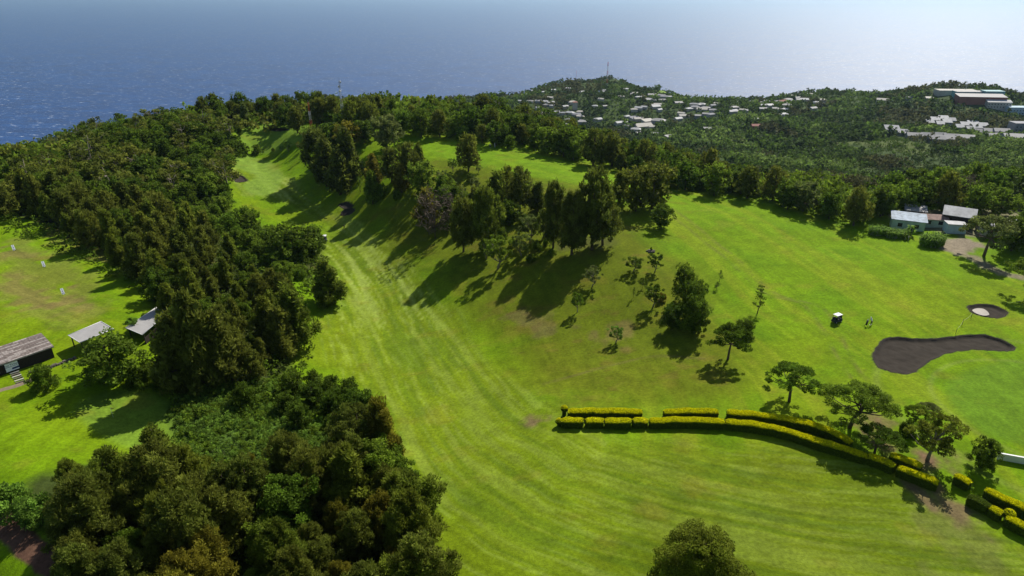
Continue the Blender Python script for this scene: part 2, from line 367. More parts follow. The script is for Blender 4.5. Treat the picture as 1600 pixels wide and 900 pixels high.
# bright greens
for poly, col, a in [([(120, 650), (135, 622), (200, 608), (270, 625), (300, 662), (290, 700), (200, 700)], (0.12, 0.20, 0.02), .8),
                     ([(355, 250), (375, 238), (420, 252), (440, 275), (430, 300), (400, 305), (380, 290), (400, 275), (370, 262)], (0.15, 0.24, 0.03), .8),
                     ([(1480, 600), (1540, 570), (1600, 565), (1720, 600), (1720, 700), (1580, 690), (1500, 650)], (0.095, 0.18, 0.010), .8),
                     ([(370, 200), (440, 192), (500, 200), (480, 218), (420, 240), (380, 225)], (0.15, 0.24, 0.03), .6),
                     ([(660, 225), (760, 225), (860, 245), (960, 270), (1030, 300), (940, 290), (800, 270), (700, 250)], (0.13, 0.24, 0.006), .6)]:
    C = mixc(C, col, sstep(1.2, -1.2, sdf(dens(P2(poly), 5), X, Y, 6)) * a)
C *= (1 - .20 * sstep(2, -6, sdf(dens(P2([(1000, 700), (1200, 690), (1400, 745), (1560, 840), (1700, 900), (1700, 980), (1000, 980), (960, 800)]), 4), X, Y, 12)))[..., None]  # right foreground: vignette darkening painted into the turf, with a darker lawn tone
# green ring on the right
gc = hit(1640, 640); rr = np.hypot((X - gc[0]), (Y - gc[1])); C = mixc(C, (0.20, 0.24, 0.05), (np.exp(-((rr - 27) / .7) ** 2) + np.exp(-((rr - 18) / .5) ** 2)) * .35 * (X < gc[0] + 60))
# cart tracks
for pl in ([(1040, 330), (1130, 400), (1190, 455), (1260, 480), (1310, 560), (1330, 590)], [(1050, 325), (1140, 395), (1205, 455), (1290, 485), (1330, 560), (1360, 600)], [(850, 600), (1000, 560), (1100, 560)]):
    td, _, ta = dline(openspl(P2(pl), 6), X, Y); C = mixc(C, (0.12, 0.10, 0.03), np.exp(-(td / .5) ** 2) * .55 * sstep(.25, .6, fbm(ta / 3, td, 3)))
# earth
def soil(poly, a=.9, col=(0.16, 0.10, 0.06), pad=2.5, sc=3.0):
    global C
    d = sdf(dens(P2(poly), 4), X, Y, 8); m = sstep(pad * .6, -pad, d + (fbm(X / sc + 60, Y / sc * .7, 4) - .5) * pad * 5); C = mixc(C, col, m * a)
for q in [[(0, 430), (60, 440), (90, 480), (40, 480), (0, 470)], [(85, 450), (125, 470), (125, 495), (90, 490)], [(20, 385), (60, 400), (40, 410), (10, 400)], [(70, 345), (200, 400), (215, 440), (150, 400), (80, 370)]]:
    soil(q, .55, (0.17, 0.105, 0.05), 3.2)
soil([(0, 380), (80, 380), (160, 470), (100, 520), (0, 500)], .45, (0.16, 0.14, 0.04), 5, 5)
soil([(1465, 735), (1500, 770), (1530, 805), (1480, 800), (1450, 760), (1430, 735), (1380, 700), (1350, 660), (1420, 700)], .85)
soil([(1470, 705), (1510, 720), (1500, 735), (1465, 725)], .8)
soil([(1470, 770), (1540, 850), (1600, 900), (1500, 900), (1440, 820)], .30, (0.13, 0.11, 0.05), 4)
soil([(825, 655), (860, 650), (870, 662), (830, 665)], .8, pad=1.2)
soil([(1370, 650), (1420, 660), (1400, 670)], .6, pad=1.5)
soil([(940, 520), (975, 515), (990, 535), (950, 545)], .5, (0.17, 0.11, 0.05))
soil([(800, 490), (850, 495), (880, 520), (830, 520)], .45, (0.15, 0.10, 0.05))
soil([(1465, 372), (1500, 372), (1535, 382), (1530, 392), (1500, 400), (1485, 395), (1460, 385)], 1, (0.24, 0.20, 0.14), 1.2)
soil([(1500, 400), (1530, 400), (1560, 420), (1620, 432), (1620, 438), (1560, 428)], .9, (0.20, 0.17, 0.11), 1.0)
soil([(1400, 352), (1480, 365), (1560, 370), (1660, 372), (1660, 330), (1400, 330)], .8, (0.20, 0.17, 0.12), 1.5)
# bottom-left track
td, _, _ = dline(openspl(P2([(-60, 790), (0, 815), (45, 855), (110, 905), (150, 960)]), 6), X, Y); C = mixc(C, (0.12, 0.065, 0.042), sstep(1.9, 1.3, td + (n2 - .5)))
# forest floor and scrub land
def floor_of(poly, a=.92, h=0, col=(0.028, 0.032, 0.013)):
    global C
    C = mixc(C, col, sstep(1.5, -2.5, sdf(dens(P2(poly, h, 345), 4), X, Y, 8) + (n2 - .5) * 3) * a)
ZONE = {
 'A': [(85, 700), (115, 676), (150, 688), (215, 672), (260, 682), (300, 694), (380, 682), (470, 668), (540, 650), (600, 668), (630, 715), (658, 775), (645, 840), (645, 1000), (90, 1000), (100, 900), (100, 850), (80, 820), (70, 780), (110, 750)],
 'vines': [(265, 612), (330, 596), (420, 590), (480, 600), (520, 660), (520, 730), (380, 735), (300, 720)],
 'B': [(0, 278), (120, 262), (230, 275), (330, 330), (420, 360), (485, 410), (470, 440), (485, 500), (470, 540), (430, 580), (380, 605), (290, 610), (235, 590), (245, 540), (265, 500), (218, 465), (218, 420), (120, 380), (60, 345), (0, 330)],
 'Bs': [(250, 270), (340, 280), (355, 315), (405, 345), (490, 360), (505, 400), (480, 430), (440, 400), (330, 340), (230, 300)],
 'C': [(-70, 275), (0, 256), (60, 238), (120, 206), (240, 174), (345, 176), (360, 200), (378, 214), (352, 240), (350, 280), (300, 285), (180, 285), (0, 290), (-70, 295)],
 'D': [(285, 165), (340, 150), (400, 146), (480, 146), (505, 152), (495, 166), (470, 170), (430, 170), (380, 171), (330, 176)],
 'E': [(490, 166), (540, 158), (620, 160), (700, 154), (790, 155), (860, 180), (1000, 222), (1110, 246), (1210, 268), (1340, 300), (1350, 308), (1250, 286), (1150, 266), (1000, 238), (860, 206), (790, 194), (700, 182), (640, 178), (560, 172), (505, 170)],
 'H': [(1350, 285), (1420, 262), (1500, 262), (1640, 262), (1660, 296), (1560, 296), (1490, 288), (1430, 292), (1385, 300)]}
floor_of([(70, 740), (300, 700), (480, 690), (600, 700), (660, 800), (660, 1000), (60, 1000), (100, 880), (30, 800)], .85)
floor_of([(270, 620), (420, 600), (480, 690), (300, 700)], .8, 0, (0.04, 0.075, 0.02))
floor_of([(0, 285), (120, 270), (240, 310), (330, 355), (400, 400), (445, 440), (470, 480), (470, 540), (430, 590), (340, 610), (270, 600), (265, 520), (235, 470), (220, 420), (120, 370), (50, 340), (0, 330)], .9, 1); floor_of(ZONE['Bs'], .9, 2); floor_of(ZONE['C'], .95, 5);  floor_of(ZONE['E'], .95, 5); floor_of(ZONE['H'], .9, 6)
floor_of([(870, 395), (960, 385), (950, 370), (880, 370)], .5, 0, (0.06, 0.055, 0.025))
far = sstep(-8, 8, Y - np.where(AG > 0, 302 - 128 * AG, 345) + (n1 - .5) * 16)
C = mixc(C, (0.04, 0.062, 0.018), far * .95)
C = mixc(C, (0.09, 0.115, 0.03), far * sstep(.5, .62, fbm(X / 25, Y / 60, 4)) * (Y < 700) * .8)
C = mixc(C, (0.028, 0.032, 0.013), sstep(348, 354, Y + (n1 - .5) * 4) * (AG > -.5) * (AG < -.2))
C = mixc(C, (0.045, 0.06, 0.018), sstep(222, 240, Y + (n1 - .5) * 12) * sstep(-.50, -.56, AG))
for poly in ([(1028, 145), (1050, 144), (1052, 150), (1030, 151)],):
    C = mixc(C, (0.16, 0.24, 0.04), sstep(6, -6, sdf(P2(poly), X, Y, 30)))
for k in BW: C = mixc(C, (0.045, 0.038, 0.032), sstep(.25, .0, bsd[k]))
sk = np.where((mf > .3), fbm(lat / .9 + 30, ca / 11, 3, .6), fbm(rd * rs / .9 + 70, ra / 9, 3, .6)); C *= (1 + .42 * (sk - .5) * (far < .5))[..., None]
C = mixc(C, (0.19, 0.15, 0.02), sstep(.62, .8, fbm(X / 7 + 33, Y / 5 + 71, 4)) * .25 * (far < .5))
C *= (0.76 + 0.48 * n2)[..., None] * (1 + .30 * (fbm(X / .9, Y / .5, 3) - .5))[..., None]
C = np.clip(C, 0.002, 1)

def grid_mesh(name, X, Y, Z, C, m):
    r, c = X.shape; me = bpy.data.meshes.new(name); co = np.stack([X, Y, Z], -1).astype(np.float32)
    me.vertices.add(r * c); me.vertices.foreach_set('co', co.reshape(-1))
    i = np.arange(r * c).reshape(r, c); q = np.stack([i[:-1, :-1], i[:-1, 1:], i[1:, 1:], i[1:, :-1]], -1).reshape(-1, 4)
    me.loops.add(q.size); me.loops.foreach_set('vertex_index', q.reshape(-1).astype(np.int32))
    me.polygons.add(len(q)); me.polygons.foreach_set('loop_start', np.arange(0, q.size, 4, dtype=np.int32)); me.polygons.foreach_set('use_smooth', np.ones(len(q), bool))
    a = me.attributes.new('albedo', 'FLOAT_COLOR', 'POINT'); a.data.foreach_set('color', np.concatenate([C, np.ones((r, c, 1))], -1).astype(np.float32).reshape(-1))
    me.materials.append(m); me.update(calc_edges=True); return me
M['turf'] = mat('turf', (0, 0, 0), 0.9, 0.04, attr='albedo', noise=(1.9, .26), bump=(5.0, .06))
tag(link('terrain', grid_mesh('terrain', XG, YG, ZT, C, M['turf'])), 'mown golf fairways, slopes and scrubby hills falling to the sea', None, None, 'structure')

# bunker sand
M['sand'] = mat('volcanic_sand', (0.044, 0.037, 0.029), 0.95, 0.05, noise=(.5, .22), bump=(6, .02))
M['paleSand'] = mat('pale_wet_sand', (0.22, 0.19, 0.145), 0.6, 0.3, noise=(.8, .2))
def bunker(key, label, gap=.55, depth=.52):
    poly = BW[key]; c = poly.mean(0); n = len(poly); mb = MB(); rings = [(1.0, .03)]
    bm = bmesh.new(); lo = poly.min(0); hi = poly.max(0); s = gap * .6
    xs = np.arange(lo[0], hi[0], s); ys = np.arange(lo[1], hi[1], s); gx, gy = np.meshgrid(xs, ys); gx = gx.ravel(); gy = gy.ravel()
    ins = inside(poly, gx, gy); dd, _, _ = dline(poly, gx, gy, True); k = ins & (dd > s * .4); gx = gx[k]; gy = gy[k]
    px_ = np.concatenate([poly[:, 0], gx]); py_ = np.concatenate([poly[:, 1], gy]); dd = np.concatenate([np.zeros(n), dd[k]])
    zz = ground(px_, py_) + .05 - depth * sstep(0, .8, dd) + (fbm(px_, py_, 3) - .5) * .2 * sstep(.5, 2, dd)
    from mathutils.geometry import delaunay_2d_cdt
    v2, e2, f2, *_r = delaunay_2d_cdt([Vector((a, b)) for a, b in zip(px_, py_)], [(i, (i + 1) % n) for i in range(n)], [list(range(n))], 1, 1e-5)
    zi = ground([v.x for v in v2], [v.y for v in v2]); d2, _, _ = dline(poly, np.array([v.x for v in v2]), np.array([v.y for v in v2]), True)
    zz = zi + .05 - depth * sstep(0, .8, d2) + (fbm(np.array([v.x for v in v2]), np.array([v.y for v in v2]), 3) - .5) * .2 * sstep(.5, 2, d2)
    me = bpy.data.meshes.new('sand_bunker'); me.from_pydata([(v.x, v.y, z) for v, z in zip(v2, zz)], [], [list(f) for f in f2]); me.materials.append(M['sand'])
    for p in me.polygons: p.use_smooth = True
    o = link('sand_bunker', me); tag(o, label, 'bunker', 'sand bunkers of dark volcanic sand'); return o
bunker('long', 'long curved bunker of dark sand beside the right green')
bk = bunker('round', 'small oval dark bunker with a pale sand patch in it')
pz = zc([(1414, 220), (1430, 214), (1452, 216), (1466, 226), (1470, 236), (1450, 238), (1425, 230)], 2.143, 860, 380); pp = dens(P2(pz), 5); zc_ = gz(*pp.mean(0)) - .60
me = bpy.data.meshes.new('pale_sand_patch')
cpp = pp.mean(0); me.from_pydata([(x, y, ground(x, y) - .30) for x, y in pp] + [(cpp[0], cpp[1], gz(*cpp) - .22)], [], [(i, (i + 1) % len(pp), len(pp)) for i in range(len(pp))]); me.materials.append(M['paleSand'])
link('pale_sand_patch', me, bk)
bunker('green', 'dark sand bunker tucked under the left wood by the far green', .5)
bunker('pair', 'brown sand bunker at the foot of the slope, its sunlit half', .5)
bunker('shade', 'shaded dark bunker hollow at the foot of the slope', .5)
bunker('far', 'thin dark bunker beside the farthest green', .5)

# ---------------------------------------------------------------- sea
M['sea'] = bpy.data.materials.new('sea_water'); m = M['sea']; m.use_nodes = True; N = m.node_tree.nodes; L = m.node_tree.links; b = N['Principled BSDF']
b.inputs['Roughness'].default_value = 0.52; b.inputs['Specular IOR Level'].default_value = .72; b.inputs['IOR'].default_value = 1.33
tc = N.new('ShaderNodeTexCoord'); mp = N.new('ShaderNodeMapping'); mp.inputs['Scale'].default_value = (0.019, 0.052, 1); mp.inputs['Rotation'].default_value = (0, 0, .3)
L.new(tc.outputs['Object'], mp.inputs[0]); nz = N.new('ShaderNodeTexNoise'); nz.inputs['Scale'].default_value = 1.0; nz.inputs['Detail'].default_value = 6; nz.inputs['Roughness'].default_value = .72
L.new(mp.outputs[0], nz.inputs['Vector']); mr = N.new('ShaderNodeMapRange'); mr.inputs['From Min'].default_value = .60; mr.inputs['From Max'].default_value = .66
L.new(nz.outputs['Fac'], mr.inputs[0])
mix = N.new('ShaderNodeMix'); mix.data_type = 'RGBA'; mix.inputs[6].default_value = (0.001, 0.038, 0.135, 1); mix.inputs[7].default_value = (0.55, 0.6, 0.65, 1)
sw = N.new('ShaderNodeTexNoise'); sw.inputs['Scale'].default_value = .35; sw.inputs['Detail'].default_value = 8; sw.inputs['Roughness'].default_value = .75; L.new(mp.outputs[0], sw.inputs['Vector'])
mx2 = N.new('ShaderNodeMix'); mx2.data_type = 'RGBA'; mx2.inputs[6].default_value = (0.0005, 0.018, 0.085, 1); mx2.inputs[7].default_value = (0.001, 0.050, 0.185, 1); ms_ = N.new('ShaderNodeMapRange'); ms_.inputs['From Min'].default_value = .38; ms_.inputs['From Max'].default_value = .62
L.new(sw.outputs['Fac'], ms_.inputs[0]); L.new(ms_.outputs[0], mx2.inputs[0]); L.new(mx2.outputs[2], mix.inputs[6])
mr3 = N.new('ShaderNodeMapRange'); mr3.inputs['From Min'].default_value = .35; mr3.inputs['From Max'].default_value = .65; mr3.inputs['To Min'].default_value = .46; mr3.inputs['To Max'].default_value = .60; L.new(sw.outputs['Fac'], mr3.inputs[0]); L.new(mr3.outputs[0], b.inputs['Roughness'])
L.new(mr.outputs[0], mix.inputs[0]); L.new(mix.outputs[2], b.inputs['Base Color'])
n2_ = N.new('ShaderNodeTexNoise'); n2_.inputs['Scale'].default_value = .05; n2_.inputs['Detail'].default_value = 8; L.new(tc.outputs['Object'], n2_.inputs['Vector'])
bp = N.new('ShaderNodeBump'); bp.inputs['Distance'].default_value = 3.5; bp.inputs['Strength'].default_value = .8; L.new(n2_.outputs['Fac'], bp.inputs['Height']); L.new(bp.outputs[0], b.inputs['Normal'])
SEA = -650
me = bpy.data.meshes.new('sea'); S = 70000; me.from_pydata([(-S, -3000, SEA), (S, -3000, SEA), (S, S, SEA), (-S, S, SEA)], [], [(0, 1, 2, 3)]); me.materials.append(m)
tag(link('sea', me), 'open blue ocean flecked with whitecaps', None, None, 'structure')
# haze
hz = bpy.data.materials.new('haze_air'); hz.use_nodes = True; N = hz.node_tree.nodes; N.remove(N['Principled BSDF'])
pv = N.new('ShaderNodeVolumePrincipled'); pv.inputs['Color'].default_value = (0.52, 0.76, 0.96, 1); pv.inputs['Density'].default_value = 3.1e-5; pv.inputs['Anisotropy'].default_value = 0.5
hz.node_tree.links.new(pv.outputs[0], N['Material Output'].inputs['Volume'])
mb = MB(); mb.box((0, S / 2 - 1600, (SEA - 60 + 110) / 2), (2 * S + 400, S + 3400, 110 - SEA + 60)); tag(mb.build('haze', hz), 'thin sea haze in the air', None, None, 'stuff')

# ---------------------------------------------------------------- foliage
def unit(a): return a / (np.linalg.norm(a, axis=-1, keepdims=True) + 1e-9)
def leaves(rs, cen, rad, n, w_, l_, up=0.0, out=0.8, sq=0.8, origin=None, shell=.45):
    """n leaf blades per clump; returns (F,4,3) quads and per-face shade"""
    k = len(cen); d = unit(rs.normal(size=(k, n, 3))); d[..., 2] *= sq
    r = rad[:, None, None] * (shell + (1 - shell) * rs.rand(k, n, 1))
    p = cen[:, None] + d * r
    ax = unit(d * out + rs.normal(size=(k, n, 3)) * .55 + np.array([0, 0, up]))
    sd = unit(np.cross(ax, rs.normal(size=(k, n, 3))))
    ll = l_ * (.6 + .8 * rs.rand(k, n, 1)); ww = w_ * (.6 + .8 * rs.rand(k, n, 1))
    V = np.stack([p - ax * ll * .5, p + sd * ww * .5, p + ax * ll * .5, p - sd * ww * .5], 2).reshape(-1, 4, 3)
    sh = np.repeat(.58 + .84 * rs.rand(k) ** 1.3, n) * (.8 + .4 * rs.rand(k * n))
    return V, sh
def clumps(rs, n, prof, H, t0, t1, inner=.55, lean=0.0):
    t = t0 + (t1 - t0) * rs.rand(n * 4); keep = rs.rand(n * 4) < (np.array([prof(a) for a in t]) / max(prof(a) for a in np.linspace(t0, t1, 20)) + .12); t = t[keep][:n]
    ph = rs.rand(len(t)) * 2 * np.pi; q = (inner + (1 - inner) * np.sqrt(rs.rand(len(t)))); lob = 1 + .30 * np.sin(ph * 3 + rs.rand() * 6 + t * 5) + .18 * np.sin(ph * 5 + t * 9)
    r = np.array([prof(a) for a in t]) * q * lob
    return np.stack([r * np.cos(ph) + lean * t * H, r * np.sin(ph), t * H], -1)
PROTO = {}
def limbs_mesh(name, rs, H, cen, r0, top, mat_, nl=7, bend=.3, fork=.35):
    mb = MB(); b1 = rs.normal(size=2) * bend
    tr = [(0, 0, -.6), (b1[0] * .3, b1[1] * .3, H * fork * .6), (b1[0], b1[1], H * fork), (b1[0] * .7, b1[1] * .7, H * (fork + top) / 2), (0, 0, H * top)]
    mb.tube(tr, [r0 * 1.35, r0, r0 * .8, r0 * .5, r0 * .15], 7)
    idx = rs.permutation(len(cen))[:nl]
    for i in idx:
        c = cen[i]; a = Vector(tr[2]) if c[2] < H * .7 else Vector(tr[3]); st_ = a * 1.0; mid = st_.lerp(Vector(c), .5) + Vector((0, 0, -.05 * H))
        mb.tube([st_, mid, Vector(c)], [r0 * .5, r0 * .32, r0 * .1], 5)
    return mb.mesh(name, mat_)
def proto(kind, v, hi):
    """crown and trunk meshes of a 10 m tree"""
    key = (kind, v, hi)
    if key in PROTO: return PROTO[key]
    rs = np.random.RandomState(hash(kind) % 1000 + v * 17 if False else sum(map(ord, kind)) + v * 17); H = 10.0
    f = {3: 1.0, 2: .5, 1: .16, 0: .055}[hi]; s = {3: .75, 2: 1.0, 1: 1.55, 0: 2.5}[hi]; bark = M['bark']; mats = ['cas']; nl = 7; r0 = .22; top = .9; fork = .3; bend = .3
    def mk(cen, rad, n, w_, l_, **k): return leaves(rs, cen, rad, max(3, int(n * f)), w_ * s, l_ * s, **k)
    if kind == 'casuarina':
        a = .75 + .5 * rs.rand()
        prof = lambda t: 2.2 * ((1 - t) ** .62) * min(1, (t + .12) * 3.2) * (1 + .18 * math.sin(t * 17 + v))
        cen = clumps(rs, 150, prof, H, .08, .97, .5); rad = (.35 + .4 * rs.rand(len(cen))) * 1.0
        V, sh = mk(cen, rad, 80, .17, .62, up=.75, out=.6, sq=1.25)
    elif kind == 'billowy':                       # wide casuarina with upswept feathery boughs
        prof = lambda t: 3.3 * math.sqrt(max(0, 1 - t ** 2.2)) * min(1, (t + .05) * 2.6)
        cen = clumps(rs, 170, prof, H, .15, .98, .5); rad = (.38 + .45 * rs.rand(len(cen)))
        V, sh = mk(cen, rad, 80, .17, .62, up=.7, out=.7, sq=1.1)
    elif kind == 'broadleaf':
        mats = ['broad']; prof = lambda t: 4.0 * math.sqrt(max(0, 1 - ((t - .52) / .5) ** 2))
        cen = clumps(rs, 90, prof, H, .12, .98, .55); rad = .65 + .6 * rs.rand(len(cen))
        V, sh = mk(cen, rad, 120, .34, .42, up=.1, out=.3, sq=.85)
    elif kind == 'round':                         # low bushy tree
        mats = ['mid']; prof = lambda t: 5.2 * math.sqrt(max(0, 1 - (t / 1.02) ** 2))
        cen = clumps(rs, 90, prof, H, .03, .96, .62); rad = 1.1 + .8 * rs.rand(len(cen))
        V, sh = mk(cen, rad, 110, .45, .6, up=.1, out=.3); fork = .15; top = .6
    elif kind == 'gum':                           # tall trunk, separate leafy heads
        mats = ['cas2']; bark = M['palebark']; prof = lambda t: 3.4 * math.sqrt(max(0, 1 - ((t - .62) / .4) ** 2)); nl = 14; fork = .4; bend = .5
        cen = clumps(rs, 26, prof, H, .28, .98, .6); rad = .8 + .6 * rs.rand(len(cen))
        V, sh = mk(cen, rad, 230, .26, .42, up=.1, out=.3, sq=.7)
    elif kind == 'umbrella':                      # flat-topped spreading tree
        mats = ['broad']; nl = 16; r0 = .32; fork = .42; top = .72; bend = .6
        ph = rs.rand(95) * 2 * np.pi; q = np.sqrt(rs.rand(95)) * 6.2 * (1 + .2 * np.sin(ph * 3 + v)); cen = np.stack([q * np.cos(ph), q * np.sin(ph), 9.1 - (q / 6.2) ** 2 * 2.6 - rs.rand(95) * 1.6], -1); rad = .7 + .55 * rs.rand(95)
        V, sh = mk(cen, rad, 190, .28, .36, up=.1, out=.2, sq=.5)
    elif kind == 'open':                          # small multi-stemmed tree with leaf tufts at the branch ends
        mats = ['mid']; nl = 14; fork = .2; top = .75; r0 = .28; bend = .8; bark = M['palebark']
        prof = lambda t: 3.8 * math.sqrt(max(0, 1 - ((t - .68) / .36) ** 2)); cen = clumps(rs, 46, prof, H, .40, .98, .5); rad = .6 + .5 * rs.rand(len(cen))
        V, sh = mk(cen, rad, 130, .32, .50, up=.35, out=.9, sq=.8)
    elif kind == 'layered':                       # thin trunk with level tiers
        mats = ['broad']; nl = 18; fork = .3; r0 = .16
        cc = []
        for t in np.linspace(.35, .97, 7):
            for i in range(5): a = rs.rand() * 6.3; q = (1.1 - t) * 3.2 * rs.rand() ** .5 + .2; cc.append((q * math.cos(a), q * math.sin(a), t * H))
        cen = np.array(cc); rad = .65 + .3 * rs.rand(len(cen)); V, sh = mk(cen, rad, 50, .26, .4, sq=.35)
    elif kind == 'bare':
        mats = ['dry']; nl = 60; fork = .25; r0 = .09; bark = M['bark']
        prof = lambda t: 3.2 * math.sqrt(max(0, 1 - ((t - .55) / .47) ** 2)); cen = clumps(rs, 90, prof, H, .15, .98, .5); rad = .6 + .6 * rs.rand(len(cen))
        V, sh = mk(cen, rad, 40, .08, .8, up=.5, out=.9)
    elif kind == 'dense':                         # big fine-leaved dome
        mats = ['cas2']; prof = lambda t: 4.4 * math.sqrt(max(0, 1 - ((t - .45) / .54) ** 2))
        cen = clumps(rs, 300, prof, H, .08, .99, .55); rad = .6 + .4 * rs.rand(len(cen))
        V, sh = mk(cen, rad, 230, .15, .32, up=.2, out=.5)
    elif kind == 'shrub':
        mats = ['mid']; prof = lambda t: 6 * math.sqrt(max(0, 1 - (t / 1.02) ** 2)); cen = clumps(rs, 30, prof, H, .05, .95, .5); rad = 1.8 + 1.2 * rs.rand(len(cen))
        V, sh = mk(cen, rad, 100, .8, 1.3, up=.3, out=.6); fork = .1; top = .5
    if kind in ('casuarina', 'billowy', 'broadleaf', 'dense', 'round'):
        ic = clumps(rs, 70, lambda t: prof(t) * .62, H, .14, .86, .1); iv, ish = leaves(rs, ic, np.full(len(ic), .8), max(3, int((12 if kind in ('casuarina', 'billowy') else 22) * f ** .5)), .55 * s ** .5, .75 * s ** .5, shell=.1)
        V = np.concatenate([V, iv]); sh = np.concatenate([sh, ish * .9])
    me = quad_mesh(kind + '_crown', V, 4, [M[mats[0]]], sh)
    tm = limbs_mesh(kind + '_trunk', rs, H, cen, r0, top, bark, nl if hi else 3, bend, fork)
    PROTO[key] = (me, tm); return PROTO[key]
TINT = {}
def tree(kind, p, h, label, group=None, hi=None, wide=1.0, m=None, name=None, cat='tree', v=None):
    if hi is None: hi = 3 if p[1] < 95 else 2 if p[1] < 190 else 1
    cr, tr = proto(kind, rnd.randrange(4) if v is None else v, hi)
    if m and cr.materials[0] != M[m]:
        k = (cr.name, m)
        if k not in TINT: c2 = cr.copy(); c2.materials[0] = M[m]; TINT[k] = c2
        cr = TINT[k]
    s = h / 10
    r = root(name or {'casuarina': 'casuarina_tree', 'billowy': 'casuarina_tree', 'broadleaf': 'broadleaf_tree', 'round': 'bushy_tree', 'gum': 'gum_tree', 'umbrella': 'umbrella_tree', 'open': 'small_tree', 'layered': 'young_tree', 'bare': 'bare_tree', 'dense': 'leafy_tree', 'shrub': 'shrub'}[kind],
             (p[0], p[1], p[2] if len(p) > 2 else gz(p[0], p[1])), label, cat, rnd.random() * 6.3, (s * wide, s * wide, s), group)
    link('trunk', tr, r); link('crown', cr, r); return r
NT = 0
def scatter(poly, h, sp, n=9999, ymax=345, ymin=0):
    """points about sp apart inside an outline given where the crowns' tops (height h) show"""
    P = dens(P2(poly, h, ymax), 3); lo = P.min(0); hi_ = P.max(0); pts = []; cell = {}
    N_ = int((hi_ - lo).prod() / sp ** 2 * 7); rs = np.random.RandomState(int(abs(lo[0] * 10)) % 9999)
    c = lo + rs.rand(N_, 2) * (hi_ - lo); c = c[inside(P, c[:, 0], c[:, 1])]; c = c[c[:, 1] > ymin]
    for x, y in c:
        k = (int(x // sp), int(y // sp)); 
        if any((x - a) ** 2 + (y - b) ** 2 < sp * sp for i in (-1, 0, 1) for j in (-1, 0, 1) for a, b in cell.get((k[0] + i, k[1] + j), ())): continue
        cell.setdefault(k, []).append((x, y)); pts.append((x, y))
        if len(pts) >= n: break
    return pts
def wood(poly, h, sp, kinds, label, group, jit=.33, hi=None, m=None, ymax=345, ymin=0):
    pts = scatter(poly, h, sp, ymax=ymax, ymin=ymin); A_p = np.array(pts); xs_ = A_p[:, 0] / A_p[:, 1]; qx = np.quantile(xs_, [.33, .67]); qy = np.quantile(A_p[:, 1], [.33, .67])
    def where(x, y): return ', ' + ('near', 'middle', 'far')[int((y > qy).sum())] + ' ' + ('left', 'centre', 'right')[int((x / y > qx).sum())] + ' part'
    for x, y in pts:
        k, lb, mm, hh, wd = rnd.choice(kinds)
        tree(k, (x, y, gz(x, y)), h * hh * (1 + rnd.uniform(-jit, jit)), lb + where(x, y), lb + where(x, y), wide=wd * rnd.uniform(.9, 1.15), m=mm, hi=hi)
    return len(pts)
counts = {}
counts['A'] = wood(ZONE['A'], 9.5, 3.75, [('billowy', 'olive casuarina with feathery boughs in the wood at the bottom left', 'cas', 1, 1), ('billowy', 'olive casuarina with feathery boughs in the wood at the bottom left', 'cas', 1.1, 1), ('billowy', 'pale olive casuarina in the wood at the bottom left', 'cas2', .95, 1), ('billowy', 'olive casuarina with feathery boughs in the wood at the bottom left', 'cas', .9, 1), ('billowy', 'bronze tipped casuarina in the wood at the bottom left', 'brown', .95, 1), ('broadleaf', 'round dark broadleaf tree in the wood at the bottom left', 'mid', .8, .9), ('casuarina', 'narrow casuarina spire in the wood at the bottom left', 'cas2', 1.05, 1.1)], '', 'trees of the bottom left wood')
counts['A2'] = wood([(430, 605), (470, 570), (540, 575), (580, 640), (640, 730), (660, 800), (640, 800), (600, 720), (540, 650), (470, 640)], 5.5, 4.5, [('broadleaf', 'round dark bush on the right edge of the bottom left wood', None, 1, 1.1), ('round', 'low domed bush on the right edge of the bottom left wood', 'broad', .9, .9)], '', 'bushes edging the bottom left wood')
Bpoly = [(-60, 278), (0, 272), (120, 262), (240, 300), (330, 345), (390, 395), (425, 420), (445, 440), (455, 470), (440, 500), (400, 530), (340, 530), (300, 520), (270, 470), (240, 440), (232, 400), (170, 360), (110, 325), (50, 300), (0, 295), (-60, 300)]
counts['B'] = wood(Bpoly, 10, 5.0, [('casuarina', 'olive casuarina in the wood between driving range and fairway', 'cas', 1.05, 1.15), ('casuarina', 'pale olive casuarina in the wood between driving range and fairway', 'cas2', 1, 1.1), ('billowy', 'feathery casuarina in the wood between driving range and fairway', 'cas', .95, .95), ('broadleaf', 'dark broadleaf tree in the wood between driving range and fairway', None, .7, .9)], '', 'trees between driving range and fairway')
counts['Bs'] = wood([(250, 275), (340, 282), (355, 315), (405, 345), (430, 370), (470, 400), (450, 425), (400, 390), (330, 340), (240, 300)], 4.5, 4.2, [('round', 'low bushy tree in the thicket left of the fairway', 'mid', 1, 1), ('round', 'low dark bushy tree in the thicket left of the fairway', 'broad', .9, 1), ('broadleaf', 'small round tree in the thicket left of the fairway', 'mid', 1.2, 1)], '', 'thicket left of the fairway')
counts['C'] = wood(ZONE['C'], 9, 7.0, [('broadleaf', 'dark leafy tree on the forested hill at the upper left', None, .9, 1.1), ('round', 'bushy tree on the forested hill at the upper left', 'broad', .75, .8), ('gum', 'gum tree on the forested hill at the upper left', 'cas', 1.15, 1.35), ('broadleaf', 'green leafy tree on the forested hill at the upper left', 'mid', .85, 1)], '', 'trees on the forested hill', hi=1)
counts['D'] = wood(ZONE['D'], 10, 6.5, [('billowy', 'dark casuarina in the row behind the farthest green', 'cas', 1, 1), ('broadleaf', 'dark leafy tree in the row behind the farthest green', None, .95, .9)], '', 'tree row behind the farthest green', hi=1, ymax=385, ymin=353)
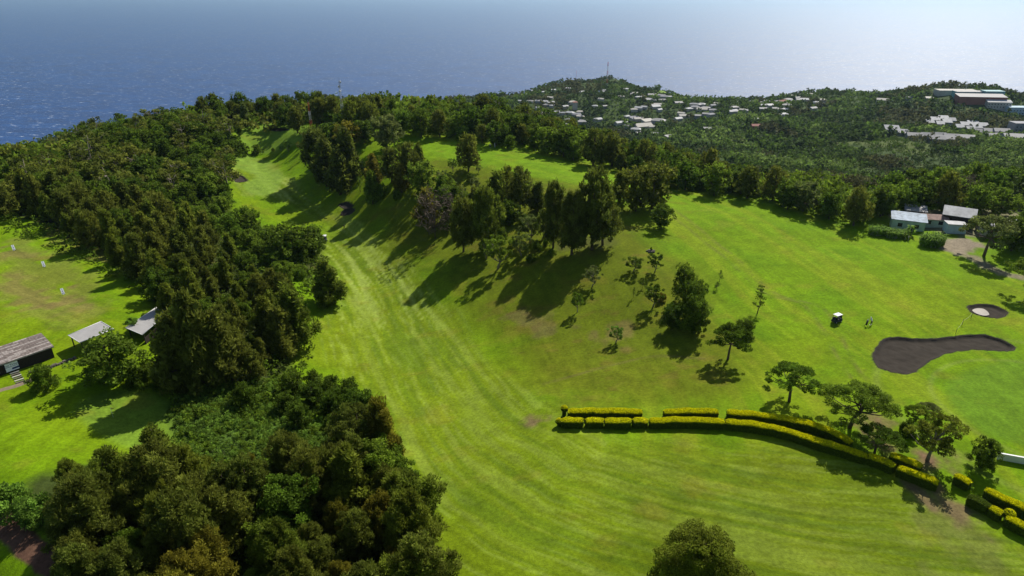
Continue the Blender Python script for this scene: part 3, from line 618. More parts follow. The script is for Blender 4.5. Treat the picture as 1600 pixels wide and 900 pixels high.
counts['E'] = wood(ZONE['E'], 9.5, 6.0, [('broadleaf', 'dark leafy tree in the long belt behind the fairways', None, 1, 1), ('broadleaf', 'green leafy tree in the long belt behind the fairways', 'mid', .9, 1), ('billowy', 'olive casuarina in the long belt behind the fairways', 'cas', 1.1, 1), ('round', 'low bushy tree in the long belt behind the fairways', 'mid', .7, .9)], '', 'tree belt behind the fairways', hi=1)
counts['H'] = wood(ZONE['H'], 9, 6.0, [('broadleaf', 'dark leafy tree behind the sheds at the right', None, 1.05, 1), ('broadleaf', 'green leafy tree behind the sheds at the right', 'mid', .9, 1)], '', 'trees behind the sheds', hi=1)
print('COUNTS', counts)

def px_tree(kind, px, pyb, hpx, label, **k):
    p = hit(px, pyb); h = HCAM - p.y * tand(pyb - hpx) - p.z; return tree(kind, p, max(h, .8), label, **k)
def px_top(kind, px, pyt, h, label, **k):
    p = hit(px, pyt, h); return tree(kind, p, h, label, **k)
#@@SINGLES
T = px_tree
# the wooded bank in the middle
T('billowy', 498, 272, 72, 'dark casuarina at the upper left end of the wooded bank', m='cas', wide=1.1)
T('casuarina', 512, 290, 78, 'olive casuarina on the bank above the shaded bunker, left one', m='cas', wide=1.3)
T('casuarina', 533, 303, 75, 'olive casuarina on the bank right above the shaded bunker', m='cas', wide=1.3)
T('casuarina', 545, 285, 85, 'tall casuarina behind the pair above the shaded bunker', m='cas', wide=1.2)
T('broadleaf', 545, 235, 45, 'bronze leaved tree among the casuarinas on the bank', m='brown')
T('broadleaf', 520, 240, 48, 'dark round tree on the bank below the red and white mast')
T('billowy', 550, 205, 48, 'pale olive tree to the right of the red and white mast', m='cas2', wide=.9)
T('billowy', 577, 200, 42, 'low pale tree beside the round yellowish green tree', m='cas2')
T('broadleaf', 605, 232, 52, 'round yellowish green tree at the top of the bank', m='light')
T('broadleaf', 570, 222, 34, 'dark bush under the yellowish green tree', wide=1.3)
T('casuarina', 583, 318, 52, 'narrow young tree standing apart at the end of the bank', m='mid', wide=1.2)
T('casuarina', 585, 290, 50, 'slim casuarina with bare lower stems on the bank', m='brown', wide=1.4)
T('billowy', 612, 285, 55, 'dark tree on the bank, left of the rounded pair', m='cas')
T('billowy', 640, 285, 62, 'large rounded tree in the middle of the bank', m='cas')
T('broadleaf', 660, 300, 48, 'green leafy tree at the foot of the large rounded one', m='mid')
T('layered', 563, 300, 24, 'tiny tree alone between two stands of the bank', m='mid')
T('bare', 680, 372, 78, 'bare greyish brown tree on the slope', wide=1.1)
T('casuarina', 668, 352, 60, 'grey-brown casuarina just behind the bare tree', m='brown', wide=1.3)
T('broadleaf', 705, 340, 50, 'dark leafy tree just right of the bare brown one')
T('billowy', 724, 394, 84, 'large dark casuarina below the middle of the bank, left trunk', m='cas', wide=.72)
T('billowy', 758, 388, 96, 'large dark casuarina below the middle of the bank, right trunk', m='cas2', wide=.8)
T('casuarina', 775, 335, 72, 'tall olive casuarina behind the large dark pair', m='cas2', wide=1.3)
T('billowy', 812, 330, 68, 'olive casuarina at the crest left of the great dark clump', m='cas', wide=1)
T('casuarina', 840, 330, 48, 'small casuarina at the crest beside the great dark clump', m='cas', wide=1.4)
T('broadleaf', 795, 352, 38, 'dark low tree shaded between the crest casuarinas')
T('casuarina', 655, 268, 46, 'olive casuarina at the top edge of the bank by the upper fairway', m='cas2', wide=1.3)
T('casuarina', 742, 345, 52, 'slender casuarina behind the large dark pair, left one', m='cas', wide=1.2)
T('billowy', 792, 316, 56, 'olive casuarina on the crest in front of the upper fairway', m='cas2', wide=.9)
T('casuarina', 690, 318, 44, 'green tree just above the bare brown one', m='mid', wide=1.3)
T('casuarina', 628, 300, 46, 'brownish slim tree in the middle of the bank', m='brown', wide=1.3)
T('open', 778, 420, 50, 'small feathery tree on the slope below the dark pair', m='mid', wide=1.0)
T('billowy', 864, 388, 104, 'great dark casuarina, left trunk of the clump', m='cas', wide=.62)
T('billowy', 893, 398, 98, 'great dark casuarina, near trunk of the clump', m='cas', wide=.82)
T('billowy', 925, 390, 130, 'great dark casuarina, tallest trunk of the clump', m='cas', wide=.72)
T('billowy', 942, 383, 86, 'great dark casuarina, right trunk of the clump', m='cas', wide=.85)
T('casuarina', 967, 318, 55, 'slim casuarina left of the rounded tree on the ridge', m='cas2', wide=1.3)
T('broadleaf', 1018, 326, 72, 'big rounded dark tree on the ridge', m='cas', wide=1.0)
T('broadleaf', 993, 330, 66, 'rounded dark tree on the left shoulder of the big ridge tree', m='cas', wide=.8)
T('broadleaf', 1033, 357, 36, 'small round tree in front of the big ridge tree')
T('billowy', 732, 268, 58, 'spreading casuarina alone on the upper fairway', m='cas', wide=1.0)
T('open', 708, 268, 20, 'little bush under the lone fairway casuarina', m='mid')
T('round', 736, 283, 12, 'low rounded shrub below the lone fairway casuarina', name='shrub', cat='shrub', m='broad')
T('open', 748, 270, 12, 'pale little shrub right of the lone fairway casuarina', name='shrub', cat='shrub', m='light')
for i, (x, y, h) in enumerate([(828, 378, 42), (848, 372, 36), (815, 400, 34), (700, 305, 30), (722, 318, 26), (760, 405, 30), (742, 300, 22), (660, 330, 26), (690, 290, 24), (870, 345, 30)]):
    T('open', x, y, h, 'pale green scrubby tree on the slope between the casuarinas', m='light' if i % 2 == 0 else 'mid', group='scrubby trees on the slope')
for x, y, h in [(598, 308, 20), (620, 312, 14), (565, 268, 16), (676, 325, 16), (700, 362, 14), (840, 392, 16), (855, 384, 14), (800, 385, 12), (785, 372, 16), (822, 352, 16), (772, 380, 14), (860, 400, 12)]:
    T('shrub', x, y, h, 'low scrub among the trees of the bank', m=rnd.choice(['mid', 'broad', 'light']), group='low scrub on the bank', cat='shrub', wide=.7)
T('round', 829, 409, 12, 'small dark bush on the slope left of the great clump', name='shrub', cat='shrub', m='broad')
# fairway left edge and far green
T('casuarina', 514, 476, 72, 'single casuarina standing at the left edge of the fairway', m='cas2', wide=1.5)
T('broadleaf', 462, 412, 62, 'dark bushy tree beside the parked cart at the left edge', wide=1.25)
T('broadleaf', 492, 400, 46, 'dark bushy tree on the fairway side, behind the parked cart')
T('broadleaf', 440, 398, 40, 'grey green bushy tree at the edge of the thicket', wide=1.2)
T('billowy', 465, 208, 42, 'rounded tree casting a long shadow on the farthest green')
T('broadleaf', 452, 198, 36, 'dark tree just behind the rounded tree by the farthest green')
T('billowy', 440, 193, 34, 'tall tree in the row above the far thin bunker')
T('open', 450, 237, 15, 'little tree on the bank below the farthest green', m='mid')
T('round', 427, 236, 5, 'low dark bush on the bank below the farthest green', name='shrub', cat='shrub', m='broad')
T('round', 402, 240, 14, 'small bush at the edge of the left forest by the bank', name='shrub', cat='shrub', m='broad')
T('open', 440, 236, 8, 'tiny sapling beside the little tree on the bank', m='mid', name='young_tree')
T('broadleaf', 375, 214, 18, 'small dark tree leaning out of the left forest', wide=.8)
T('casuarina', 385, 195, 34, 'bright green tree in the row behind the farthest green', m='light', wide=1.3)
T('open', 470, 236, 14, 'twiggy shrub on the bank beside the casuarinas', m='brown', name='shrub', cat='shrub')
# the open slope
T('open', 925, 448, 30, 'leaning feathery sapling on the open slope', m='light', name='young_tree')
T('open', 902, 488, 30, 'crooked young tree with a bent trunk on the open slope', m='mid', name='young_tree', wide=.7)
T('open', 990, 424, 22, 'low forked tree with bare pale stems', m='broad', wide=1.5)
T('open', 1023, 425, 28, 'small tufted tree beside the low stone heap', m='broad')
T('open', 1020, 480, 34, 'dark tufted tree with a straight thin trunk', m='broad')
T('layered', 1004, 450, 16, 'narrow dark sapling between the tufted trees', m='broad')
T('layered', 990, 465, 16, 'spindly sapling left of the tufted trees', m='broad', wide=.7)
T('round', 1033, 470, 12, 'rust coloured shrub by the dark tufted tree', m='brown', name='shrub', cat='shrub')
T('broadleaf', 1068, 470, 56, 'tall dark tree at the back of the three on the slope', wide=.72)
T('broadleaf', 1080, 500, 60, 'dark tree in the middle of the three on the slope', wide=.78)
T('broadleaf', 1085, 522, 58, 'dark tree at the front of the three on the slope', wide=.78)
T('broadleaf', 1050, 515, 38, 'low bushy tree left of the three dark trees', wide=.9)
T('layered', 1124, 440, 18, 'thin sapling alone in the middle of the slope', m='mid')
T('layered', 1183, 490, 44, 'slender tree with level tiers of branches', m='broad', wide=.9)
T('umbrella', 1137, 562, 58, 'spreading tree with a leaning trunk above its dark shadow', m='broad', wide=.75)
T('round', 1162, 524, 24, 'round dark bush touching the spreading tree', m='broad', name='shrub', cat='shrub')
T('open', 962, 536, 26, 'bright green sapling on a bare earth patch', m='vine', name='young_tree')
T('layered', 1120, 452, 12, 'twiggy sapling near the centre of the slope', m='mid', wide=1.4)
# by the hedges
T('umbrella', 1233, 628, 60, 'broad flat-topped tree behind the yellow hedge', m='mid', wide=.9)
T('umbrella', 1327, 668, 68, 'widest flat-topped tree, leaning behind the hedge', m='mid', wide=1.05)
T('umbrella', 1366, 710, 44, 'low leafy tree growing over the hedge', m='broad', wide=1.0)
T('umbrella', 1424, 668, 38, 'thin-crowned tree behind the grey-green tree', m='mid', wide=.62)
T('umbrella', 1446, 655, 26, 'sparse small tree at the back near the green', m='light', wide=.9)
T('open', 1449, 719, 66, 'grey-green tree with forked trunk by the dirt gap', m='cas2', wide=1.15)
T('round', 1415, 680, 22, 'dark bush between the flat-topped trees and the green', m='broad', name='shrub', cat='shrub', wide=.7)
T('broadleaf', 1533, 731, 42, 'small dark tree beside the end of the white wall', wide=.9)
px_top('dense', 1105, 838, 11.0, 'large fine-leaved round tree at the bottom edge', wide=1.0, hi=3, v=1)
# right edge near the sheds
T('umbrella', 1537, 400, 70, 'pale spreading tree in front of the white roofs', m='light', wide=.8)
T('broadleaf', 1580, 392, 52, 'dark tree right of the pale spreading tree')
T('broadleaf', 1606, 385, 58, 'dark tree cut by the right edge of the view')
T('billowy', 1472, 330, 62, 'dark casuarina behind the sheds, left one', m='cas', wide=.95)
T('bare', 1500, 322, 50, 'leafless grey tree behind the white-roofed house')
T('umbrella', 1610, 462, 60, 'tree beyond the right edge shading the lawn', m='mid')
for x, y, h, k, m_ in [(1255, 330, 46, 'broadleaf', 'light'), (1226, 322, 44, 'broadleaf', 'mid'), (1130, 296, 38, 'broadleaf', 'mid'), (1090, 284, 36, 'umbrella', 'mid'), (1295, 342, 40, 'broadleaf', 'mid'), (1340, 346, 44, 'broadleaf', 'broad'), (1375, 338, 42, 'broadleaf', 'broad')]:
    T(k, x, y, h, 'leafy tree standing out in front of the long belt', m=m_, group='front trees of the belt')
# left lawn
T('broadleaf', 178, 600, 72, 'wide dark green tree in front of the grey roof', m='mid', wide=1.3)
T('round', 72, 606, 34, 'leafy bush on the lawn before the wooden hut', m='mid', name='shrub', cat='shrub', wide=.85)
T('casuarina', 285, 610, 122, 'tall casuarina leaning over the second grey roof', m='cas', wide=1.2)
T('casuarina', 320, 606, 150, 'tallest casuarina in front of the wood by the roofs', m='cas', wide=.95)
T('casuarina', 352, 600, 112, 'tall casuarina right of the tallest one by the roofs', m='cas', wide=1.15)
T('casuarina', 462, 545, 105, 'pale olive casuarina at the fairway corner of the wood', m='cas2', wide=1.25)
T('broadleaf', 210, 520, 22, 'banana-leaved bush behind the second grey roof', m='vine', name='shrub', cat='shrub')
T('round', 383, 635, 34, 'round clipped-looking dark green bush in the vines', m='broad', name='shrub', cat='shrub', wide=.9)
T('casuarina', 600, 735, 115, 'narrow casuarina spire on the right edge of the bottom wood', m='brown', wide=1.0)
T('shrub', 25, 805, 38, 'bright green bush on the left edge of the bottom wood', m='vine', cat='shrub')
T('shrub', 55, 815, 34, 'dark fern-like bush beside the dirt track', m='vine', cat='shrub')
for x, y in [(235, 592), (255, 605), (215, 602)]: T('round', x, y, 26, 'dark undergrowth bush below the second grey roof', m='broad', name='shrub', cat='shrub', group='bushes below the second roof')

# ---------------------------------------------------------------- hedges
def hedge(pts, label, wd=1.5, ht=1.5, top='yellow', n_=34, group='clipped hedges with yellow tops'):
    W = openspl([tuple(hit(px, py, ht))[:2] for px, py in pts], 10); L = np.concatenate([[0], np.cumsum(np.hypot(*np.diff(W, axis=0).T))])
    n = max(3, int(L[-1] / .35)); u = np.linspace(0, L[-1], n); P = np.stack([np.interp(u, L, W[:, 0]), np.interp(u, L, W[:, 1])], -1)
    T_ = np.gradient(P, axis=0); T_ = T_ / np.linalg.norm(T_, axis=1, keepdims=True); Nn = np.stack([-T_[:, 1], T_[:, 0]], -1); c0 = P[n // 2]; z0 = gz(*c0)
    prof = np.array([(-.46, -.1), (-.5, .3), (-.5, .82), (-.42, .95), (-.2, 1.0), (0, 1.01), (.2, 1.0), (.42, .95), (.5, .82), (.5, .3), (.46, -.1)])
    rs = np.random.RandomState(int(abs(pts[0][0]) * 3 + pts[0][1])); en = np.minimum(1, np.sqrt(np.clip((np.minimum(u, L[-1] - u) + .12) / .75, 0, 1)))
    w_ = wd * (1 + .26 * (fbm(u / 1.1, u * 0 + rs.rand() * 50, 2) - .5)) * (.55 + .45 * en); h_ = ht * (1 + .22 * (fbm(u / 1.1 + 9, u * 0 + 7, 3) - .5)) * (.86 + .14 * en)
    V3 = np.zeros((n, len(prof), 3))
    for j, (a, b) in enumerate(prof):
        q = P + Nn * (a * w_)[:, None]; V3[:, j, :2] = q - c0; V3[:, j, 2] = ground(P[:, 0], P[:, 1]) - z0 + b * h_
    m = len(prof); F = [(i * m + j, i * m + j + 1, (i + 1) * m + j + 1, (i + 1) * m + j) for i in range(n - 1) for j in range(m - 1)]
    F += [tuple(range(m))[::-1], tuple((n - 1) * m + j for j in range(m))]
    r = root('hedge', (c0[0], c0[1], z0), label, 'hedge', group=group)
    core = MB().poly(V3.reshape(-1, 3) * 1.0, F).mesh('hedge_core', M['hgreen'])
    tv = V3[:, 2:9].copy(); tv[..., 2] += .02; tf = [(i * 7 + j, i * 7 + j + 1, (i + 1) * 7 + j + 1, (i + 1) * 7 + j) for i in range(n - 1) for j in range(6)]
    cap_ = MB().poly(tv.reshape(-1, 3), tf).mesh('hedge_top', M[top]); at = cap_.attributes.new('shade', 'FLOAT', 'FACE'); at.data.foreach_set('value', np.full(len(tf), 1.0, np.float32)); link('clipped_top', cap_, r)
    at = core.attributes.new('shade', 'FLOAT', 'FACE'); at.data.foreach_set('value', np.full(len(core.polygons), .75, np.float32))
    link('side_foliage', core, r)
    for nm, mm, js, k in (('side_leaves', 'hgreen', (0, 1, 2, 8, 9), n_), ('yellow_top' if top == 'yellow' else 'green_top', top, (2, 3, 4, 5, 6, 7), n_ * 2)):
        A = []; 
        for j in js:
            q = V3[:-1, j][:, None] * 1; a = rs.rand(n - 1, k, 1); b = rs.rand(n - 1, k, 1)
            if nm != 'side_leaves' and j in (2, 7): b = b * .28 if j == 7 else 1 - b * .28
            p = (V3[:-1, j][:, None] * (1 - a) + V3[1:, j][:, None] * a) * (1 - b) + (V3[:-1, j + 1][:, None] * (1 - a) + V3[1:, j + 1][:, None] * a) * b
            A.append(p.reshape(-1, 3))
        if nm == 'side_leaves':
            for e in (0, n - 1):
                cc = V3[e, :].mean(0); q = V3[e, rs.randint(0, m, k * 8)]; t = np.sqrt(rs.rand(k * 8, 1)); A.append(cc * (1 - t) + q * t)
        p = np.concatenate(A); V, sh = leaves(rs, p, np.full(len(p), .10), 1, .15, .24, up=.5, out=.5)
        link(nm, quad_mesh(nm, V, 4, [M[mm]], sh), r)
    return r
def topiary(px, py, rad, label, ht):
    p = hit(px, py, ht); r = root('topiary_ball', (p.x, p.y, gz(p.x, p.y)), label, 'hedge'); rs = np.random.RandomState(int(px))
    d = unit(rs.normal(size=(500, 3))); c = d * rad; c[:, 2] += ht - rad
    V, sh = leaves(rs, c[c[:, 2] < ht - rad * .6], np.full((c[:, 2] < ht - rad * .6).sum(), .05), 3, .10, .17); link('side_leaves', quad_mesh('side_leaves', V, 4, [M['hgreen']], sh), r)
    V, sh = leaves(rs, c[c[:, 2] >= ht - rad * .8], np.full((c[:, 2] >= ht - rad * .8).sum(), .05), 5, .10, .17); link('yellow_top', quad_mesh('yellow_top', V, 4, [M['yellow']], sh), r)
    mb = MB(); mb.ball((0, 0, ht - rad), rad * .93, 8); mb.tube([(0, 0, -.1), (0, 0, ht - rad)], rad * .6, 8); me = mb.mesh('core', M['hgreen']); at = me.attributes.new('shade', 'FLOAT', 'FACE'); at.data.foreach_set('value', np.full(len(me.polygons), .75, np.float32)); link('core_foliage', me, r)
hedge([(888, 641), (945, 641), (1003, 642)], 'back row hedge at the left end, flat yellow top')
hedge([(1038, 642), (1080, 641), (1122, 642)], 'short back row hedge between two gaps')
hedge([(1137, 642), (1187, 647), (1233, 654), (1271, 662), (1308, 677), (1330, 690)], 'long back row hedge shaded by the flat-topped trees')
hedge([(1392, 709), (1415, 716), (1440, 728)], 'back row hedge piece beside the grey-green tree')
hedge([(878, 655), (895, 655), (911, 656)], 'front row hedge, first rounded block from the left')
hedge([(916, 656), (930, 655), (943, 656)], 'front row hedge, second rounded block from the left')
hedge([(946, 656), (966, 656), (986, 657)], 'front row hedge, third rounded block with a greener top')
hedge([(990, 656), (1000, 655), (1012, 656)], 'front row hedge, shortest rounded block')
hedge([(1016, 656), (1070, 655), (1132, 657)], 'front row hedge, straight piece before the curve')
hedge([(1135, 657), (1187, 663), (1233, 673), (1280, 688), (1355, 711)], 'front row hedge, long curving piece')
hedge([(1358, 711), (1378, 717), (1398, 727)], 'front row hedge block left of the last one before the gap')
hedge([(1404, 729), (1435, 740), (1466, 753)], 'front row hedge block that ends at the dirt gap')
hedge([(1493, 741), (1505, 746), (1517, 753)], 'short yellow hedge block alone right of the dirt gap')
hedge([(1541, 763), (1570, 777), (1604, 794), (1640, 812)], 'yellow hedge running out of the view at the right')
hedge([(1514, 774), (1530, 780), (1546, 789)], 'green-topped hedge block right of the dirt gap', top='hgreen')
hedge([(1549, 791), (1558, 796), (1566, 801)], 'yellow end block joined to the green-topped hedge')
hedge([(1574, 806), (1586, 812), (1612, 826)], 'low yellow hedge below the topiary ball')
topiary(1580, 797, .75, 'round yellow topiary ball over the right hedges', 1.9)
topiary(882, 634, .62, 'small round topiary ball on the left end of the back hedge', 2.1)
topiary(874, 654, .6, 'green topiary ball at the left end of the front hedge', 1.5)

# ---------------------------------------------------------------- buildings near
def slab(name, C4, th, mats, parent, org):
    """slab with upper corners C4 (world), thickness downwards"""
    T4 = [Vector(c) - org for c in C4]; B4 = [c - Vector((0, 0, th)) for c in T4]
    return MB().poly(T4 + B4, [(0, 1, 2, 3), (7, 6, 5, 4), (0, 4, 5, 1), (1, 5, 6, 2), (2, 6, 7, 3), (3, 7, 4, 0)]).build(name, mats, parent)
def H3(px, py, h): p = hit(px, py, h); return Vector((p.x, p.y, gz(p.x, p.y) + h))
# wooden hut
E0 = H3(84, 541, 2.6); E1 = H3(65, 515, 3.5); EL = H3(-62, 590, 2.6); ax = (EL - E0); ax.z = 0; ln = ax.length; ax.normalize(); dp = (E1 - E0); dp.z = 0; dp = dp - ax * dp.dot(ax); wdp = dp.length; dp.normalize()
zg = gz(E0.x, E0.y); r = root('wooden_hut', (E0.x, E0.y, zg), 'dark wooden hut with a long weathered plank roof and a white sign', 'hut'); org = Vector((E0.x, E0.y, zg))
A0 = Vector((0, 0, 0)); f = ax * ln; b = dp * wdp; ins = .35
def hv(s_, d_, z): return ax * s_ + dp * d_ + Vector((0, 0, z))
walls = MB(); P8 = [hv(ins, ins, -.6), hv(ln - ins, ins, -.6), hv(ln - ins, wdp - ins, -.6), hv(ins, wdp - ins, -.6), hv(ins, ins, 2.55), hv(ln - ins, ins, 2.55), hv(ln - ins, wdp - ins, 3.35), hv(ins, wdp - ins, 3.35)]
walls.poly(P8, [(0, 1, 5, 4), (1, 2, 6, 5), (2, 3, 7, 6), (3, 0, 4, 7), (4, 5, 6, 7), (3, 2, 1, 0)]); walls.build('wall', M['dwood'], r)
pk = MB(); k = 0
for i in range(int(ln / .55)): pk.box(hv(ins + .3 + i * .55, ins - .02, 1.2), (.05, .05, 2.6), math.atan2(ax.y, ax.x))
pk.build('wall_batten', M['dwood'], r)
M['plank'] = mat('weathered_planks', (0.20, 0.165, 0.145), 0.9, 0.1, noise=(2.5, .45))
M['plank2'] = mat('grey_planks', (0.33, 0.29, 0.26), 0.9, 0.1, noise=(2.5, .35))
rf = MB(); rows = 14
for i in range(rows):
    d0 = wdp * i / rows - .02; d1 = wdp * (i + 1) / rows + .06; x = 0.0
    while x < ln:
        x1 = min(ln, x + rnd.uniform(1.6, 3.4)); z0_ = 2.60 + .9 * i / rows + rnd.uniform(0, .03); z1_ = 2.60 + .9 * (i + 1) / rows
        q = [hv(x + .01, d0, z0_ + .05), hv(x1 - .01, d0, z0_ + .05), hv(x1 - .01, d1, z1_), hv(x + .01, d1, z1_)]
        rf.poly(q + [p - Vector((0, 0, .05)) for p in q], [(0, 1, 2, 3), (7, 6, 5, 4), (0, 4, 5, 1), (1, 5, 6, 2), (2, 6, 7, 3), (3, 7, 4, 0)], 1 if rnd.random() < .38 else 0); x = x1
rf.build('roof', [M['plank'], M['plank2']], r)
MB().box(hv(ln / 2, -.03, 2.5), (ln, .05, .22), math.atan2(ax.y, ax.x)).build('fascia', M['plank2'], r)
# the hut's sign
def along(px, py, h): p = H3(px, py, h) - org; return p.dot(ax)
s0, s1 = along(32, 572, 1.5), along(11, 578, 1.5)
sg = root('sign_board', org + hv((s0 + s1) / 2, ins - .14, 1.35), 'white sign board with dark lettering on the front of the hut', 'sign', math.atan2(-ax.y, -ax.x))
MB().box((0, 0, 0), (s1 - s0, .06, 1.7)).build('board', M['board'], sg)
MB().box((.55, -.036, -.42), (1.25, .012, .36)).build('blue_panel', M['navyink'], sg)
def text(body, size, loc, rot, m_, parent, name='lettering'):
    c = bpy.data.curves.new(name, 'FONT'); c.body = body; c.size = size; c.extrude = .006; c.align_x = 'CENTER'; c.align_y = 'CENTER'; c.materials.append(m_)
    t_ = bpy.data.objects.new(name, c); me = bpy.data.meshes.new_from_object(t_); bpy.data.objects.remove(t_); o = bpy.data.objects.new(name, me); COL.objects.link(o); o.location = loc; o.rotation_euler = rot; o.parent = parent; return o
text('Aux Tireurs', .52, (0, -.045, .42), (R(90), 0, 0), M['navyink'], sg)
MB().box((-.1, -.036, .06), (2.1, .012, .07)).build('underline', M['navyink'], sg)
sg = root('sign_board', org + hv(along(-4, 584, 1.5), ins - .14, 1.35), 'white board cut by the left edge of the view, on the hut', 'sign', math.atan2(-ax.y, -ax.x)); MB().box((0, 0, 0), (1.2, .06, 1.0)).build('board', M['board'], sg)
# steps, path, stone edging before the hut
pa, pb = H3(23, 583, 0), H3(32, 597, 0); st_ = root('garden_steps', pa, 'short flight of pale steps below the hut sign', 'steps'); dv = pb - pa
for i in range(6): MB().box(dv * (i / 5) + Vector((0, 0, .12 * (5 - i) / 5 + .05)), (1.5, .32, .16), math.atan2(dv.y, dv.x) + R(90)).build('step', M['plaster'] if i % 2 == 0 else M['stone'], st_)
M['path'] = mat('earth_path', (0.20, 0.16, 0.11), .95, .1, noise=(2, .2))
def strip(pts, wd, name, m_, label, kind='structure', lift=.03):
    W = openspl(P2(pts), 8); T_ = np.gradient(W, axis=0); T_ /= np.linalg.norm(T_, axis=1, keepdims=True); Nn = np.stack([-T_[:, 1], T_[:, 0]], -1); V = []
    for o_ in (-.5, -.17, .17, .5): q = W + Nn * wd * o_; V.append(np.column_stack([q, ground(q[:, 0], q[:, 1], ZT) + lift + (.02 if abs(o_) < .4 else -.03)]))
    V = np.stack(V, 1); n = len(W); F = [(i * 4 + j, (i + 1) * 4 + j, (i + 1) * 4 + j + 1, i * 4 + j + 1) for i in range(n - 1) for j in range(3)]
    return tag(MB().poly(V.reshape(-1, 3), F, smooth=True).build(name, m_), label, None, None, kind)
strip([(-30, 622), (0, 610), (25, 603), (48, 594), (60, 588)], 1.1, 'path', M['path'], 'narrow earth path before the hut')
mb = MB(); W = openspl([tuple(H3(x, y, 0)) for x, y in [(50, 582), (78, 574), (95, 568), (118, 560)]], 8)
for p in W:
    for k in range(2): mb.box((p[0] + rnd.uniform(-.25, .25), p[1] + rnd.uniform(-.25, .25), p[2] + .15 + rnd.uniform(-.1, .1)), (rnd.uniform(.3, .6), rnd.uniform(.25, .45), rnd.uniform(.25, .4)), rnd.random() * 3, taper=.75)
tag(mb.build('stone_edging', M['stone']), 'low rough stone edging on the lawn right of the hut', 'stone wall')
# grey roofed shelters
def shelter(cs, label, h=2.9):
    C4 = [H3(x, y, h) for x, y in cs]; zz = sum(c.z for c in C4) / 4; C4 = [Vector((c.x, c.y, zz + (.25 if i in (0, 1) else 0))) for i, c in enumerate(C4)]
    ctr = sum(C4, Vector()) / 4; org_ = Vector((ctr.x, ctr.y, gz(ctr.x, ctr.y))); r = root('shelter', org_, label, 'shelter')
    slab('roof', C4, .10, M['tin'], r, org_)
    inn = [c.lerp(ctr, .12) for c in C4]
    for c in inn: MB().box((c.x - org_.x, c.y - org_.y, (c.z - org_.z) / 2 - .35), (.16, .16, c.z - org_.z + .4)).build('post', M['dwood'], r)
    for i in range(4):
        a, b_ = inn[i] - org_, inn[(i + 1) % 4] - org_; MB().tube([a - Vector((0, 0, .22)), b_ - Vector((0, 0, .22))], .09, 4).build('beam', M['dwood'], r)
    for i in range(4):
        a, b_ = C4[i] - org_, C4[(i + 1) % 4] - org_; MB().tube([a + Vector((0, 0, .02)), b_ + Vector((0, 0, .02))], .07, 4).build('roof_edge', M['white'], r)
    a, b_ = inn[2] - org_, inn[3] - org_; md = (a + b_) / 2; MB().box((md.x, md.y, .9), ((a - b_).length, .06, 1.6), math.atan2((b_ - a).y, (b_ - a).x)).build('back_wall', M['dwood'], r)
shelter([(106, 523), (158, 503), (178, 516), (125, 537)], 'open shelter with a grey flat roof nearer the hut')
shelter([(195, 508), (250, 480), (266, 492), (222, 522)], 'open shelter with a grey roof half hidden by the casuarinas')
# driving range boards
for (x, y, t, lb) in [(23, 392, '200', 'white distance board on the range, farthest of three'), (70, 418, '150', 'white distance board on the range, middle of three'), (100, 461, '100', 'white distance board on the range, nearest of three')]:
    p = H3(x, y, 0); r = root('distance_board', p, lb, 'sign', math.atan2(p.x, p.y) * -1 + .15); r.rotation_euler[0] = R(-28); MB().box((0, 0, .95), (.62, .05, 1.5)).build('board', M['board'], r)
    for k in (-.2, .2): MB().box((k, 0, .05), (.06, .06, .8)).build('post', M['dwood'], r)
    for k, ch_ in enumerate(t): text(ch_, .42, (0, -.035, 1.42 - .47 * k), (R(90), 0, 0), M['navyink'], r, 'digit')
# white wall
a, b_ = H3(1557, 717, 0), H3(1640, 731, 0); d = b_ - a; r = root('white_wall', (a + b_) / 2, 'low white wall beside the right green', 'wall', math.atan2(d.y, d.x)); MB().box((0, 0, .45), (d.length, .22, 1.3)).build('wall_face', M['white'], r); MB().box((0, 0, 1.12), (d.length + .06, .30, .06)).build('coping', M['white'], r)

